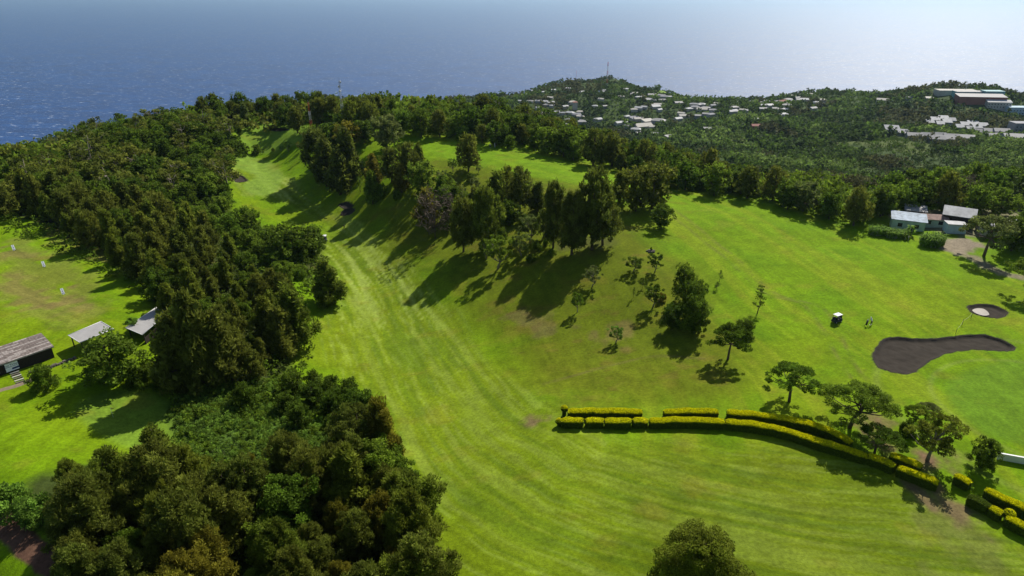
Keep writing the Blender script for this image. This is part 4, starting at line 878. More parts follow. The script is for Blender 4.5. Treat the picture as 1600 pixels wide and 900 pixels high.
def house(name, p, L_, W_, H_, rz, roof, wm, rm, label, cat='house', group=None, win=0, rise=None, base=2.5):
    r = root(name, (p[0], p[1], p[2]), label, cat, rz, group=group); rise = rise or W_ * .22; l, w2 = L_ / 2, W_ / 2
    wl = MB(); wl.box((0, 0, (H_ - base) / 2), (L_, W_, H_ + base)); 
    ro = MB(); o_ = .45; e = H_ + .03
    if roof == 'gable':
        wl.poly([(-l, -w2, H_), (-l, w2, H_), (-l, 0, H_ + rise * .93), (l, -w2, H_), (l, w2, H_), (l, 0, H_ + rise * .93)], [(0, 2, 1), (3, 4, 5), (0, 3, 5, 2), (1, 2, 5, 4)])
        q = [(-l - o_, -w2 - o_, e - .12), (l + o_, -w2 - o_, e - .12), (l + o_, 0, e + rise), (-l - o_, 0, e + rise), (l + o_, w2 + o_, e - .12), (-l - o_, w2 + o_, e - .12)]
        ro.poly(q + [(a_, b2, c_ - .12) for a_, b2, c_ in q], [(0, 1, 2, 3), (3, 2, 4, 5), (6, 9, 8, 7), (9, 11, 10, 8), (0, 6, 7, 1), (5, 4, 10, 11), (0, 3, 9, 6), (3, 5, 11, 9), (1, 7, 8, 2), (2, 8, 10, 4)])
    elif roof == 'hip':
        k = max(0, l - w2); q = [(-l - o_, -w2 - o_, e), (l + o_, -w2 - o_, e), (l + o_, w2 + o_, e), (-l - o_, w2 + o_, e), (-k, 0, e + rise), (k + .01, 0, e + rise)]
        ro.poly(q + [(a_, b2, c_ - .15) for a_, b2, c_ in q[:4]], [(0, 1, 5, 4), (1, 2, 5), (2, 3, 4, 5), (3, 0, 4), (9, 8, 7, 6), (0, 6, 7, 1), (1, 7, 8, 2), (2, 8, 9, 3), (3, 9, 6, 0)])
    elif roof == 'shed':
        wl.poly([(-l, w2, H_), (l, w2, H_), (l, w2, H_ + rise), (-l, w2, H_ + rise), (-l, -w2, H_), (l, -w2, H_)], [(0, 3, 2, 1), (0, 4, 3), (1, 2, 5)])
        q = [(-l - o_, -w2 - o_, e), (l + o_, -w2 - o_, e), (l + o_, w2 + o_, e + rise), (-l - o_, w2 + o_, e + rise)]; ro.poly(q + [(a_, b2, c_ + .12) for a_, b2, c_ in q], [(3, 2, 1, 0), (4, 5, 6, 7), (0, 1, 5, 4), (1, 2, 6, 5), (2, 3, 7, 6), (3, 0, 4, 7)])
    else:
        ro.box((0, 0, H_ + .13), (L_ + .3, W_ + .3, .25))
    wl.build('wall', wm, r); ro.build('roof', rm, r)
    if win:
        n = max(1, int(L_ / 3.2)); fl = max(1, int(H_ / 3.0))
        for f_ in range(fl):
            for i in range(n):
                for sg_ in ((-1,) if win == 1 else (-1, 1)): MB().box((-l + (i + .5) * L_ / n, sg_ * (w2 + .01), 1.5 + f_ * 3), (1.2, .08, 1.1)).build('window', M['glassd'], r)
    return r
def hp(px, py, h=0): p = hit(px, py, h); return (p.x, p.y, gz(p.x, p.y))
# sheds at the right
def Z7(x, y): return 1300 + x / 5, 300 + y / 5
house('shed', hp(1416, 356), 8.6, 5.2, 3.0, R(-24), 'shed', M['greenwall'], M['tinblue'], 'long pale green shed with a patchy blue and rusty roof', 'shed', win=1, rise=.9)
house('shed', hp(1427, 341), 5.4, 3.6, 2.8, R(-24), 'shed', M['dwood'], M['tin'], 'small dark shed with a bright zinc roof behind the green one', 'shed', rise=.8)
house('shed', hp(1455, 352), 6.4, 4, 2.6, R(-12), 'gable', M['greenwall'], M['rust'], 'shed with a rusty brown roof in the middle of the yard', 'shed', win=1, rise=.9)
house('house', hp(1494, 350), 7.6, 7.4, 3.6, R(-32), 'gable', M['dwood'], M['tinw'], 'dark house with a large white zinc roof behind the cane', win=1, rise=1.7)
house('shed', hp(1490, 362), 5.0, 3.2, 2.5, R(-12), 'flat', M['plasterb'], M['tinw'], 'low blue-grey box shed with a flat white roof', 'shed')
house('house', hp(1570, 365), 13, 8, 3.2, R(-20), 'gable', M['plaster'], M['tinw'], 'house with a wide white roof behind the pale spreading tree', win=1, rise=1.2)
# cane and banana clumps
def blades(name, p, n, rad, h, w_, m_, label, droop=.35, cat='plant', ell=1.0):
    rs = np.random.RandomState(int(p[0] * 7) % 999); V = []
    for i in range(n):
        a = rs.rand() * 6.28; q = rad * math.sqrt(rs.rand()); x, y = q * math.cos(a) * ell, q * math.sin(a); hh = h * (.7 + .4 * rs.rand()); z0 = rs.rand() * hh * .5; b = rs.rand() * 6.28; dx, dy = math.cos(b), math.sin(b); L0 = hh * .6
        pr = [(x, y, z0), (x + dx * L0 * .25, y + dy * L0 * .25, z0 + L0 * .6), (x + dx * L0 * (.25 + droop), y + dy * L0 * (.25 + droop), z0 + L0 * .6)]
        for k in range(2):
            s_ = (w_ * (1 if k == 0 else .9), w_ * (.9 if k == 0 else .1)); A, B = pr[k], pr[k + 1]
            V.append([(A[0] - dy * s_[0], A[1] + dx * s_[0], A[2]), (A[0] + dy * s_[0], A[1] - dx * s_[0], A[2]), (B[0] + dy * s_[1], B[1] - dx * s_[1], B[2]), (B[0] - dy * s_[1], B[1] + dx * s_[1], B[2])])
    r = root(name, p, label, cat); link('leaves', quad_mesh(name, np.array(V, float), 4, [M[m_]], .7 + .6 * rs.rand(len(V))), r)
    mb = MB()
    for i in range(max(3, n // 12)):
        a = rs.rand() * 6.28; q = rad * math.sqrt(rs.rand()) * .9; mb.tube([(q * math.cos(a) * ell, q * math.sin(a), -.2), (q * math.cos(a) * ell, q * math.sin(a), h * .6)], .03 + w_ * .15, 4)
    mb.build('stems', M['plaster'], r)
blades('sugar_cane', hp(1373, 366), 700, 1.9, 2.8, .11, 'vine', 'leafy cane clump at the lawn edge, leftmost of three', ell=1.6)
blades('sugar_cane', hp(1400, 370), 700, 2.0, 2.6, .11, 'vine', 'cane clump in front of the pale green shed', ell=1.5)
blades('sugar_cane', hp(1455, 384), 1100, 2.3, 4.0, .11, 'vine', 'tall bushy cane clump by the dirt yard', ell=1.4)
blades('banana_plant', hp(1422, 368), 40, .9, 3.8, .28, 'vine', 'banana plant with broad bright leaves before the green shed')
blades('banana_plant', hp(1415, 374), 30, 1.2, 2.2, .25, 'broad', 'dark broad-leaved plant below the banana plant')
blades('banana_plant', hp(1582, 388), 26, .9, 3.4, .28, 'vine', 'banana plant at the right edge under the dark trees')

# ---------------------------------------------------------------- far houses
HOUSES = []
def far_house(px, py, L_, W_, H_, rz, roof, wm, rm, label, group=None, name='house', cat='house', win=0, rise=None):
    p = hp(px, py); HOUSES.append((p[0], p[1], max(L_, W_) * .62)); return house(name, p, L_, W_, H_, R(rz), roof, wm, rm, label, cat, group, win, rise, base=3)
zA = [(180, 290, 6, 0), (265, 220, 5, 0), (237, 243, 4, 0), (335, 230, 6, 0), (400, 218, 4, 0), (375, 268, 10, 1), (380, 300, 10, 0), (345, 295, 8, 3), (390, 322, 3, 0), (495, 208, 5, 0), (583, 230, 8, 0), (548, 222, 5, 3), (715, 230, 9, 0), (735, 220, 6, 0), (875, 212, 7, 0), (893, 143, 5, 0), (712, 278, 8, 1), (843, 262, 8, 1),
      (935, 238, 8, 1), (955, 265, 8, 0), (990, 262, 6, 0), (1045, 250, 12, 2), (1020, 283, 7, 0), (1060, 285, 7, 0), (1110, 285, 10, 2), (1165, 262, 5, 0), (350, 368, 9, 1), (420, 362, 6, 0), (452, 370, 7, 3), (505, 368, 12, 0), (575, 362, 9, 1), (673, 324, 8, 0), (738, 325, 7, 2), (960, 336, 10, 0), (995, 330, 8, 0), (1065, 322, 8, 2), (1095, 348, 7, 0),
      (687, 412, 11, 0), (830, 434, 11, 0), (867, 432, 6, 2), (955, 408, 12, 1), (1018, 424, 14, 1), (985, 455, 22, 1), (1090, 420, 17, 2), (1050, 462, 8, 1), (940, 478, 12, 0), (955, 502, 7, 0), (890, 457, 9, 3), (1078, 510, 11, 2), (1160, 530, 9, 2), (1290, 342, 9, 0), (1375, 345, 13, 1), (1240, 372, 9, 1), (1450, 352, 10, 3), (1435, 380, 10, 3), (1475, 308, 8, 1), (1445, 320, 8, 3), (1580, 360, 9, 0), (1575, 332, 7, 1), (1330, 330, 10, 3), (1410, 475, 8, 2)]
zB = [(55, 220, 9, 0), (100, 215, 5, 1), (45, 225, 5, 0), (175, 175, 8, 2), (205, 175, 6, 1), (245, 155, 8, 0), (230, 168, 9, 2), (250, 192, 8, 0), (285, 170, 8, 3), (320, 213, 9, 0), (300, 212, 7, 1), (340, 178, 5, 0), (430, 160, 11, 0), (375, 140, 7, 1), (410, 133, 7, 0), (395, 150, 7, 2), (440, 128, 9, 2), (460, 130, 6, 1), (350, 160, 6, 2), (310, 243, 7, 0), (325, 240, 5, 0), (170, 265, 9, 2), (740, 213, 5, 0), (845, 163, 12, 1), (1095, 155, 8, 1), (985, 152, 6, 2), (275, 208, 7, 2), (130, 220, 4, 3), (215, 190, 7, 2), (155, 170, 5, 3)]
RM = [(M['plaster'], M['tinw'], 'white roofed'), (M['plaster'], M['plaster'], 'cream roofed'), (M['bgrey'], M['tin'], 'grey roofed'), (M['plaster'], M['bgrey'], 'dark roofed')]
for (lst, sc, ox, oy, where) in ((zA, 4.21, 770, 90, 'among the trees of the far hill'), (zB, 3.404, 1130, 110, 'in the far ridge village')):
    for i, (x, y, w_, t) in enumerate(lst):
        L_ = max(7, w_ * (1.05 if lst is zA else 1.1)); wm, rm, nm = RM[t]
        lb = nm + ' house ' + ('high' if y < 240 else 'low') + ' ' + where + (', left part' if x < 600 else ', right part')
        far_house(ox + x / sc, oy + y / sc + 1.5, L_, L_ * .62, 3.0, rnd.uniform(-35, 35), rnd.choice(['gable', 'gable', 'hip', 'shed']), wm, rm, lb, lb)
rh = random.Random(5)
for i in range(58):
    if i < 38: x, y = rh.uniform(790, 1110), rh.uniform(148, 200); wh = 'small scattered house on the far hill, ' + ('left' if x < 950 else 'right') + ' side'
    else: x, y = rh.uniform(1145, 1290), rh.uniform(152, 176); wh = 'small scattered house around the far ridge village, ' + ('left' if x < 1210 else 'right') + ' side'
    if x < 950 and y < 152: y += 10
    t = rh.choice([0, 0, 1, 2, 2, 3]); wm, rm, nm = RM[t]; L_ = rh.uniform(8, 13); lb = nm + ' ' + wh; far_house(x, y, L_, L_ * .6, 3.0, rh.uniform(-40, 40), rh.choice(['gable', 'hip']), wm, rm, lb, lb)
far_house(770 + 540 / 4.21, 90 + 340 / 4.21, 6, 6, 10, 10, 'hip', M['plaster'], M['terra'], 'orange roofed tower house on the far hill')
far_house(1130 + 322 / 3.404, 110 + 178 / 3.404, 12, 8, 4, 10, 'hip', M['white'], M['terra'], 'red roofed house in the far village')
far_house(1130 + 178 / 3.404, 110 + 307 / 3.404, 12, 7, 3, 0, 'gable', M['terra'], M['terra'], 'orange roofed house alone below the far village')
for i, (x, y, r_) in enumerate([(90, 570, 7), (150, 540, 8), (250, 525, 9), (210, 590, 7), (290, 568, 8), (350, 548, 6)]): far_house(1440 + x / 7.5, 120 + y / 7.5, r_ * 1.0, r_ * .85, 3.4, -14, 'shed', M['rust'] if i == 3 else M['bgrey'], M['pavroof'], 'white mono-pitch pavilion in the upper left cluster of the estate', 'upper left pavilions', 'pavilion', 'pavilion', rise=2.4)
for i, (x, y, r_) in enumerate([(440, 628, 7), (500, 600, 8), (595, 585, 10), (565, 655, 7), (640, 630, 8), (715, 610, 8)]): far_house(1440 + x / 7.5, 120 + y / 7.5, r_ * 1.0, r_ * .85, 3.4, -14, 'shed', M['bgrey'], M['pavroof'], 'white mono-pitch pavilion in the middle cluster of the estate', 'middle pavilions', 'pavilion', 'pavilion', rise=2.4)
for i, (x, y, r_) in enumerate([(680, 675, 9), (790, 670, 10), (920, 670, 11), (710, 720, 9), (830, 735, 12), (940, 728, 13), (1070, 740, 14)]): far_house(1440 + x / 7.5, 120 + y / 7.5, r_ * 1.25, r_ * .9, 3.4, -14, 'gable', M['bgrey'], M['tin'], 'grey roofed hall in the lower right cluster of the estate', 'lower right halls', 'pavilion', 'pavilion', rise=2.4)
for i, (x, y, r_) in enumerate([(60, 725, 7), (190, 722, 7), (160, 765, 8), (250, 760, 9), (330, 738, 8), (490, 748, 10)]): far_house(1440 + x / 7.5, 120 + y / 7.5, r_ * 1.5, r_, 3.4, -14, 'gable', M['bgrey'], M['tin'], 'small grey roofed house in the lowest row of the estate', 'lowest row of the estate', win=0, rise=2.2)
far_house(1392, 208, 12, 9, 4, -14, 'shed', M['bgrey'], M['bgrey'], 'dark roofed house left of the white estate', rise=2.6)
far_house(1410, 213, 9, 8, 3.5, -14, 'shed', M['bgrey'], M['bgrey'], 'smaller dark roofed house left of the white estate', rise=2.2)
far_house(1427, 217, 12, 8, 3.5, -14, 'gable', M['bgrey'], M['tin'], 'grey house next to the lowest row of the estate', rise=2.2)
far_house(1530, 160, 52, 13, 7, -7, 'shed', M['terra'], M['tin'], 'long terracotta factory building on the right hilltop', name='factory', cat='factory', rise=2)
far_house(1556, 168, 26, 12, 7, -7, 'gable', M['plaster'], M['tinw'], 'pale factory wing in front of the terracotta building', name='factory', cat='factory', win=1, rise=2)
far_house(1512, 152, 34, 12, 7, -4, 'flat', M['teal'], M['tin'], 'teal factory block behind the terracotta building', name='factory', cat='factory')
far_house(1548, 154, 22, 12, 9, -4, 'flat', M['teal'], M['teal'], 'small teal block at the back of the factory', name='factory', cat='factory')
far_house(1492, 147, 46, 14, 5, -4, 'flat', M['plaster'], M['plaster'], 'cream flat-roofed building on top of the right hill', name='factory', cat='factory')
far_house(1592, 178, 30, 12, 8, -3, 'flat', M['plasterb'], M['plasterb'], 'light blue building at the right edge of the hill', name='apartment_building', cat='building', win=1)
far_house(1596, 204, 22, 12, 8, -3, 'flat', M['bgrey'], M['bgrey'], 'grey block below the light blue building', name='apartment_building', cat='building', win=1)
for x, y, w_ in [(548, 163, 9), (462, 166, 8), (470, 165, 7), (482, 165, 9), (730, 147, 8), (744, 147, 7), (640, 159, 9), (626, 160, 6)]: far_house(x, y, w_, w_ * .6, 4, rnd.uniform(-30, 30), 'gable', M['white'], M['tinw'], 'white house peeping over the tree belt by the sea', 'houses behind the tree belt')

# ---------------------------------------------------------------- masts
def mast(px, pyb, pyt, wb, label, nseg=6, colours=('red', 'white'), drums=0, p=None, cat='mast'):
    p = p or Vector(hp(px, pyb)); H_ = HCAM - p.y * tand(pyt) - p.z; r = root('lattice_mast', p, label, cat, .4)
    for k in range(nseg):
        z0, z1 = H_ * k / nseg, H_ * (k + 1) / nseg; w0 = wb * (1 - .72 * k / nseg); w1 = wb * (1 - .72 * (k + 1) / nseg); mb = MB(); th = max(.06, wb * .055)
        for j in range(3):
            a0 = j * 2.0944; a1 = a0 + 2.0944; A = Vector((w0 * math.cos(a0), w0 * math.sin(a0), z0)); B = Vector((w1 * math.cos(a0), w1 * math.sin(a0), z1)); C_ = Vector((w0 * math.cos(a1), w0 * math.sin(a1), z0)); D = Vector((w1 * math.cos(a1), w1 * math.sin(a1), z1))
            mb.tube([A, B], th, 4); 
            for q in range(3): mb.tube([A.lerp(B, q / 3), C_.lerp(D, (q + 1) / 3)], th * .6, 3); mb.tube([A.lerp(B, q / 3), C_.lerp(D, q / 3)], th * .6, 3)
        c = colours[(nseg - 1 - k) % 2]; mb.build(c + '_section', M[c], r)
    MB().tube([(0, 0, H_ * .98), (0, 0, H_ * 1.06)], .05, 4).build('aerial', M['grey'], r)
    for k in range(drums):
        a = k * 2.1; MB().tube([(wb * .4 * math.cos(a), wb * .4 * math.sin(a), H_ * (.97 - .1 * k)), (wb * .75 * math.cos(a), wb * .75 * math.sin(a), H_ * (.97 - .1 * k))], .5, 10).build('antenna_drum', M['white'], r)
mast(488, 214, 160, .95, 'red and white lattice mast beside the farthest green', 4, ('red', 'white'))
mast(537, 196, 126, 1.0, 'grey lattice mast with antennas standing in the tree belt', 6, ('grey', 'white'), 3)
mast(900, 128, 110, 1.6, 'short red and grey mast on the far hill', 4, ('red', 'grey'), 2)
mast(948, 136, 97, 2.2, 'tall thin red and white mast on the far hill', 6, ('red', 'white'))
mast(980, 124, 112, .5, 'very thin grey pole mast on the far hilltop', 2, ('grey', 'grey'))
mast(1508, 142, 127, 1.4, 'pale crane-like mast above the factory on the right hill', 3, ('grey', 'grey'))

# ---------------------------------------------------------------- carts, golfers, small things
def cart(px, py, rz, label):
    p = H3(px, py, 0); r = root('golf_cart', p, label, 'golf cart', rz)
    b = MB(); b.box((0, 0, .38), (2.3, 1.15, .16)); b.box((.92, 0, .62), (.5, 1.12, .42), taper=.82); b.box((-.30, 0, .58), (.75, 1.1, .34)); b.box((-.95, 0, .60), (.42, 1.1, .30)); b.build('body', M['navy'], r)
    MB().box((-.28, 0, .80), (.55, 1.05, .12)).build('seat', M['black'], r); MB().box((-.56, 0, 1.05), (.12, 1.05, .46)).build('backrest', M['black'], r)
    mb = MB(); mb.box((-.05, 0, 1.87), (1.75, 1.2, .06)); mb.box((-.05, 0, 1.915), (1.6, 1.08, .04), taper=.9); mb.build('roof', M['white'], r)
    for x, y in ((.72, .52), (.72, -.52), (-.85, .52), (-.85, -.52)): MB().tube([(x + (.12 if x > 0 else 0), y, .5), (x, y, 1.85)], .022, 5).build('roof_post', M['black'], r)
    for x, y in ((.78, .5), (.78, -.5), (-.78, .5), (-.78, -.5)):
        w_ = MB().tube([(x, y - .09, .23), (x, y + .09, .23)], .23, 14).build('wheel', M['black'], r); MB().tube([(x, y - .095, .23), (x, y + .095, .23)], .11, 10).build('hub', M['white'], w_)
    MB().box((.80, 0, 1.25), (.02, 1.0, .75)).build('windscreen', M['glassd'], r)
    MB().tube([(.62, .28, .8), (.42, .28, 1.0)], .02, 5).build('steering_column', M['black'], r)
    for y in (.25, -.25): MB().tube([(-1.05, y, .55), (-1.18, y, 1.3)], .14, 9).build('golf_bag', M['navy'], r)
cart(1307, 503, R(28), 'white-roofed golf cart parked near the long bunker')
cart(508, 376, R(100), 'white-roofed golf cart parked at the left edge of the fairway')
def person(p, rz, label, shirt='shirt', trous='navy', pose='stand', hat='white', h=1.75):
    r = root('person', p, label, 'person', rz, (h / 1.75,) * 3)
    def skin(name, J, E, m_, sub=1):
        me = bpy.data.meshes.new(name); me.from_pydata([j[0] for j in J], E, []); me.materials.append(m_); o = link(name, me, r)
        o.modifiers.new('skin', 'SKIN'); l = me.skin_vertices[0].data if me.skin_vertices else None
        if l is None:
            bm = bmesh.new(); bm.from_mesh(me); bm.verts.layers.skin.verify(); bm.to_mesh(me); bm.free(); l = me.skin_vertices[0].data
        for i, j in enumerate(J): l[i].radius = j[1] if isinstance(j[1], tuple) else (j[1], j[1]); l[i].use_root = (i == 0)
        s_ = o.modifiers.new('sub', 'SUBSURF'); s_.levels = sub; s_.render_levels = 2; return o
    lean = .32 if pose == 'swing' else .0; g_ = pose == 'walk'
    hip = (0, 0, .93); ch_ = (0, -lean * .6, 1.28); nk = (0, -lean, 1.50); hd = (0, -lean * 1.15, 1.64)
    sp_ = .16; fx = .22 if g_ else 0
    kn = [(-sp_, -.05 - fx * .5, .5), (sp_, -.05 + fx * .5, .5)]; an = [(-sp_ - .02, -fx, .08), (sp_ + .02, fx, .08)]; to = [(-sp_ - .04, -.16 - fx, .04), (sp_ + .04, -.16 + fx, .04)]
    sh_ = [(-.19, -lean * .9, 1.44), (.19, -lean * .9, 1.44)]
    if pose == 'swing': el = [(-.20, -lean - .14, 1.2), (.20, -lean - .14, 1.2)]; ha = [(-.03, -lean - .32, 1.0), (.03, -lean - .32, .98)]
    else: el = [(-.26, .02 + fx * .4, 1.18), (.26, .02 - fx * .4, 1.18)]; ha = [(-.25, -.10 + fx * .3, .93), (.25, -.10 - fx * .3, .93)]
    J = [(hip, (.14, .11)), (ch_, (.15, .10)), (nk, .055), (hd, (.085, .10)), ((0, -lean * 1.2, 1.73), (.07, .08)), ((-.09, 0, .88), .09), (kn[0], .06), (an[0], .04), (to[0], .035), ((.09, 0, .88), .09), (kn[1], .06), (an[1], .04), (to[1], .035), (sh_[0], .055), (el[0], .042), (ha[0], .035), (sh_[1], .055), (el[1], .042), (ha[1], .035)]
    E = [(0, 1), (1, 2), (2, 3), (3, 4), (0, 5), (5, 6), (6, 7), (7, 8), (0, 9), (9, 10), (10, 11), (11, 12), (2, 13), (13, 14), (14, 15), (2, 16), (16, 17), (17, 18)]
    skin('body', J, E, M['skin'])
    skin('shirt', [((0, 0, .98), (.165, .13)), (ch_, (.175, .125)), ((0, -lean * .95, 1.45), (.12, .08)), (sh_[0], .075), (el[0], .06), (sh_[1], .075), (el[1], .06)], [(0, 1), (1, 2), (2, 3), (3, 4), (2, 5), (5, 6)], M[shirt])
    skin('trousers', [((0, 0, .97), (.16, .13)), ((-.10, 0, .85), .105), (kn[0], .078), ((an[0][0], an[0][1], .12), .06), ((.10, 0, .85), .105), (kn[1], .078), ((an[1][0], an[1][1], .12), .06)], [(0, 1), (1, 2), (2, 3), (0, 4), (4, 5), (5, 6)], M[trous])
    MB().ball((0, -lean * 1.2, 1.73), .112, 7, sq=.7).box((0, -lean * 1.2 - .12, 1.71), (.15, .13, .02)).build('cap', M[hat], r)
    for a_ in to: MB().box((a_[0], a_[1] + .04, .045), (.09, .27, .09), taper=.8).build('shoe', M['white'], r)
    return r, ha
p = H3(1361, 508, 0); r, ha = person(p, R(200), 'golfer in white shirt and dark trousers bending over the ball', pose='swing')
cl = root('golf_club', (p.x, p.y, p.z), 'thin golf club held by the golfer in white', 'golf club', R(200)); MB().tube([(0, -.62, 1.02), (.25, -1.05, .04)], .012, 5).build('shaft', M['chrome'], cl); MB().box((.28, -1.07, .04), (.12, .05, .05)).build('club_head', M['chrome'], cl)
p = H3(1353, 510, 0); r = root('golf_trolley', p, 'black golf bag on a trolley beside the golfer', 'golf bag', R(-40), (1.15,) * 3)
MB().tube([(0, -.1, .3), (0, .45, 1.15)], .17, 12).build('bag', M['black'], r); MB().tube([(0, .3, .3), (0, -.1, .35)], .02, 5).tube([(0, .45, 1.1), (0, .75, 1.2)], .02, 5).build('frame', M['grey'], r)
for x in (-.3, .3): MB().tube([(x - .025, 0, .16), (x + .025, 0, .16)], .16, 14).build('wheel', M['black'], r)
for k in range(4): MB().tube([(-.09 + .06 * k, .42, 1.1), (-.09 + .06 * k, .5 + .02 * k, 1.38)], .02, 5).build('club', M['chrome'], r)
person(H3(538, 358, 0), R(160), 'walking golfer in dark clothes on the left fairway', 'navy', 'navy', 'walk', 'black')
person(H3(766, 231, 0), R(30), 'golfer in a pale shirt by the tree belt, left of two', 'shirt', 'navy')
person(H3(773, 230, 0), R(120), 'golfer all in white by the tree belt, right of two', 'shirt', 'shirt')
# flag, posts, stone heap
p = H3(177, 652, 0); r = root('flagstick', p, 'thin flagstick with a yellow flag on the left practice green', 'flag'); MB().tube([(0, 0, -.05), (0, 0, 2.1)], .025, 6).build('pole', M['white'], r)
MB().poly([(0, 0, 2.1), (.5, .06, 1.98), (.5, .08, 1.72), (0, 0, 1.65), (0, .02, 2.1), (.5, .08, 1.98), (.5, .10, 1.72), (0, .02, 1.65)], [(0, 1, 2, 3), (7, 6, 5, 4), (0, 4, 5, 1), (2, 6, 7, 3), (1, 5, 6, 2)]).build('flag_cloth', M['flag'], r)
pr = None
for i, (x, y, lb) in enumerate([(1493, 522, 'thin dark rope post nearest the long bunker'), (1503, 508, 'thin dark rope post, second from the long bunker'), (1517, 497, 'thin dark rope post beside the small round bunker'), (1571, 480, 'thin dark post beyond the small round bunker'), (1597, 476, 'thin dark post by the right edge of the view')]):
    p = H3(x, y, 0); r = root('rope_post', p, lb, 'post'); MB().tube([(0, 0, -.1), (0, 0, 1.3)], .045, 6).build('pole', M['black'], r); MB().ball((0, 0, 1.32), .07, 5).build('knob', M['black'], r)
    if pr and i != 3:
        a = pr + Vector((0, 0, 1.2)); b_ = p + Vector((0, 0, 1.2)); md = (a + b_) / 2 - Vector((0, 0, .35)); tag(MB().tube([a, a.lerp(md, .5) - Vector((0, 0, .08)), md, md.lerp(b_, .5) - Vector((0, 0, .08)), b_], .015, 4).build('rope', M['plaster']), ['', 'rope between the two posts nearest the long bunker', 'rope between the small bunker post and its neighbour', '', 'rope between the two farthest posts at the right'][i], 'rope')
    pr = p
p = H3(1017, 393, 0); mb = MB()
for k in range(26): a = rnd.random() * 6.28; q = 1.1 * math.sqrt(rnd.random()); mb.box((q * math.cos(a), q * math.sin(a) * .8, .2 * (1.3 - q) + .1), (rnd.uniform(.3, .6), rnd.uniform(.3, .5), rnd.uniform(.2, .4)), rnd.random() * 3, taper=.7)
o = mb.build('stone_heap', M['stone']); o.location = p; tag(o, 'low dark stone heap on the open slope', 'stones')
tree('shrub', (p.x, p.y, p.z + .3), .9, 'tiny plant growing on the stone heap', cat='shrub', m='broad', wide=.5)
def sky_tree(kind, px, pyt, Y, label, m=None, wide=1.0):
    x = acol(px, pyt) * Y; z = gz(x, Y); h = HCAM - Y * tand(pyt) - z
    if 3 < h < 24: tree(kind, (x, Y, z), h, label, m=m, wide=wide, hi=1)
    else: print('sky', px, h)
for i, (px, py, k, m_, w_) in enumerate([(118, 194, 'gum', 'broad', 1.6), (150, 184, 'gum', 'cas', 1.1), (178, 178, 'gum', 'broad', 1.2), (238, 168, 'gum', 'cas', 1.7), (262, 166, 'gum', 'broad', 1.7), (290, 176, 'broadleaf', None, .8), (316, 156, 'casuarina', 'cas', 1.7), (345, 169, 'billowy', 'cas', .9), (386, 160, 'broadleaf', 'cas', .9), (403, 159, 'billowy', None, .8), (437, 154, 'casuarina', 'cas', 1.6), (497, 152, 'billowy', 'cas', 1.0), (517, 149, 'billowy', 'cas', .9), (560, 151, 'casuarina', 'cas', 1.4), (588, 146, 'casuarina', 'cas', 1.5), (612, 155, 'billowy', 'broad', .9), (672, 150, 'broadleaf', None, .8), (716, 147, 'gum', 'broad', 1.0), (752, 150, 'gum', 'cas', 1.0), (775, 146, 'gum', 'broad', 1.0), (822, 160, 'gum', 'cas', 1.1), (850, 165, 'gum', 'broad', 1.0)]):
    sky_tree(k, px, py, 322 if px > 480 else 330 if px < 300 else 356, ('taller' if i % 2 else 'tall') + ' tree breaking the skyline ' + ('over the left forest' if px < 300 else 'behind the farthest green' if px < 480 else 'over the long belt') + (', ' + ['first', 'second', 'third', 'fourth', 'fifth', 'sixth', 'seventh', 'eighth', 'ninth', 'tenth', 'eleventh', 'last'][(i if px < 300 else i - 6 if px < 480 else i - 11)] + ' from the left'), m_, w_)
#@@STUFF
# ---------------------------------------------------------------- masses nobody could count
def mass(name, pts, hs, nl, size, cols, label, clump=7, flat=.8, seed=1):
    """one mesh of leafy mounds: pts (n,2), hs heights"""
    rs = np.random.RandomState(seed); pts = np.asarray(pts); z = ground(pts[:, 0], pts[:, 1]); k = len(pts)
    if k == 0: return
    r = hs[:, None] * flat * .5
    off = unit(rs.normal(size=(k, clump, 3))) * (.35 + .65 * rs.rand(k, clump, 1)); off[..., 2] = np.abs(off[..., 2])
    cen = np.stack([pts[:, 0], pts[:, 1], z + hs * .12], -1)[:, None] + off * np.stack([r, r, hs[:, None] * .72 * np.ones_like(r)], -1)
    rad = (np.repeat(hs, clump) * (.16 + .12 * rs.rand(k * clump)))
    V, sh = leaves(rs, cen.reshape(-1, 3), rad, nl, 1, 1, up=.2, out=.3, sq=.8)
    sc = np.repeat(np.repeat(hs, clump), nl) * size; mid = V.mean(1, keepdims=True); V = mid + (V - mid) * sc[:, None, None]
    mk_ = rs.choice(len(cols), k, p=np.array([c[1] for c in cols]))
    if name in ('ravine_scrub', 'far_woodland'):   # stands of one kind
        pn = fbm(pts[:, 0] / 45 + 8, pts[:, 1] / 70, 3) + .10 * (rs.rand(k) - .5); mk_ = np.digitize(pn, np.quantile(pn, np.cumsum([c[1] for c in cols])[:-1]))
    mi = np.repeat(mk_, clump * nl)
    sh = sh * np.repeat(.8 + .4 * rs.rand(k), clump * nl)
    o = link(name, quad_mesh(name, V, 4, [M[c[0]] for c in cols], sh, mi)); tag(o, label, None, None, 'stuff'); return o
rs = np.random.RandomState(11)
def polar(n, a0, a1, y0, y1, pw=1.0):
    a = a0 + (a1 - a0) * rs.rand(n); ly = np.log(y0) + (np.log(y1) - np.log(y0)) * rs.rand(n) ** pw; y = np.exp(ly); return np.stack([a * y, y], -1)
# ravine scrub and the far hills


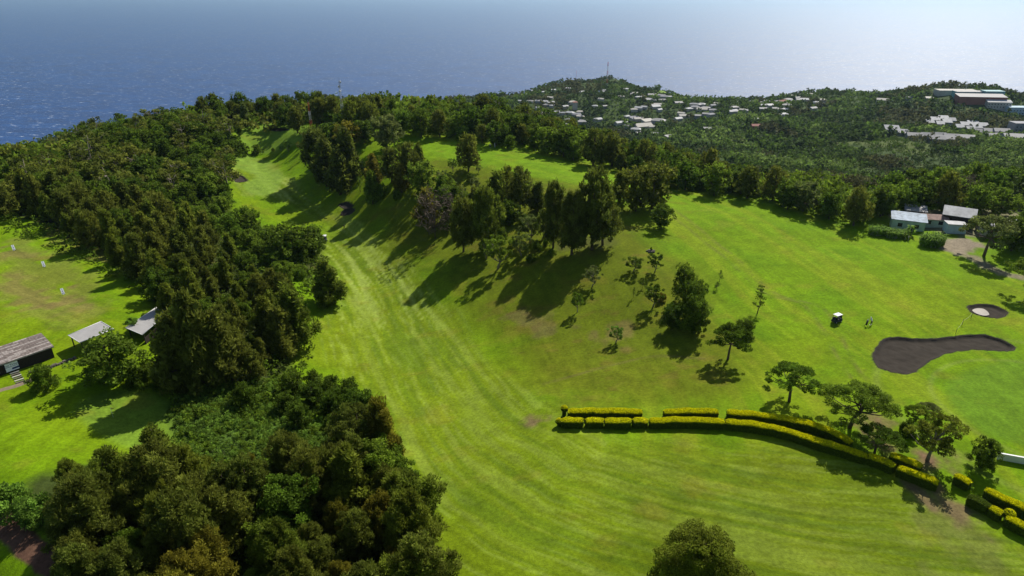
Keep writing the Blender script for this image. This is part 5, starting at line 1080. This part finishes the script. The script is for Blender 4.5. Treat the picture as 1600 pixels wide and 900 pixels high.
#@@FAR
def thin(q, h=6.0):
    """drop mounds standing on or just in front of a far building"""
    k = np.ones(len(q), bool)
    for hx, hy, r in HOUSES:
        d = np.array([hx, hy]) / math.hypot(hx, hy); rel = q - np.array([hx, hy]); al = rel @ d; ac = rel @ np.array([d[1], -d[0]])
        k &= ~((np.abs(ac) < r * .8) & (al < r * .8) & (al > -r * .6 - 13))
    return q[k]
q = polar(13000, -.05, .95, 200, 620); a = q[:, 0] / q[:, 1]
q = thin(q[q[:, 1] > 306 - 128 * np.clip(a, 0, 1)]); n_s = fbm(q[:, 0] / 30, q[:, 1] / 50, 3)
mass('ravine_scrub', q, 2.0 + 4.0 * rs.rand(len(q)) ** 2 + 4 * (n_s > .56), 7, .19, [('farO', .18), ('farD', .27), ('farM', .3), ('farL', .25)], 'dense scrub and small trees filling the ravine beyond the tree belt', 7, 1.5)
q = thin(polar(15000, -.45, .95, 600, 1420)); mass('far_woodland', q, 5 + 6 * rs.rand(len(q)), 6, .26, [('farO', .2), ('farD', .42), ('farM', .3), ('farL', .08)], 'woodland covering the far village hills', 6, 1.5, 2)
q = polar(4200, -.95, .1, 330, 900); q = np.concatenate([q, polar(1500, -1.0, -.56, 236, 345)]); mass('cliff_woodland', q, 5 + 4 * rs.rand(len(q)), 7, .22, [('broad', .5), ('cas', .4), ('mid', .1)], 'dark woodland dropping to the sea beyond the left forest', 7, 1.3, 3)
P = dens(P2(ZONE['vines'], 1), 4); q = P.min(0) + rs.rand(1500, 2) * (P.max(0) - P.min(0)); q = q[inside(P, q[:, 0], q[:, 1])]
mass('vines', q, .8 + 1.1 * rs.rand(len(q)), 30, .12, [('vine', .65), ('mid', .35)], 'bright green vines carpeting the gap between the woods', 6, 1.8, 4)
def under(key, n, h, hh, cols, label, name):
    P = dens(P2(ZONE[key] if isinstance(key, str) else key, hh, 345), 4); q = P.min(0) + rs.rand(n, 2) * (P.max(0) - P.min(0)); q = q[inside(P, q[:, 0], q[:, 1])]
    mass(name, q, h * (.6 + .8 * rs.rand(len(q))), 9, .17, cols, label, 6, 1.4, 5)
under('B', 2200, 2.4, 7, [('broad', .6), ('mid', .4)], 'undergrowth beneath the wood between range and fairway', 'undergrowth')
under('A', 1500, 1.8, 9, [('broad', .7), ('mid', .3)], 'undergrowth beneath the bottom left wood', 'undergrowth')
under('C', 2200, 4.5, 6, [('broad', .7), ('mid', .3)], 'undergrowth and low trees of the forested hill', 'undergrowth')
under([(490, 176), (640, 184), (790, 200), (860, 212), (1000, 246), (1150, 276), (1250, 296), (1345, 312), (1350, 295), (1200, 262), (1000, 220), (860, 186), (790, 160), (640, 162), (490, 164)], 5200, 5.0, 6, [('broad', .6), ('mid', .4)], 'undergrowth beneath the long tree belt', 'undergrowth')
under('H', 1200, 3.6, 6, [('broad', .6), ('mid', .4)], 'undergrowth behind the sheds', 'undergrowth')
under('Bs', 900, 2.6, 3, [('broad', .4), ('mid', .6)], 'undergrowth of the thicket left of the fairway', 'undergrowth')
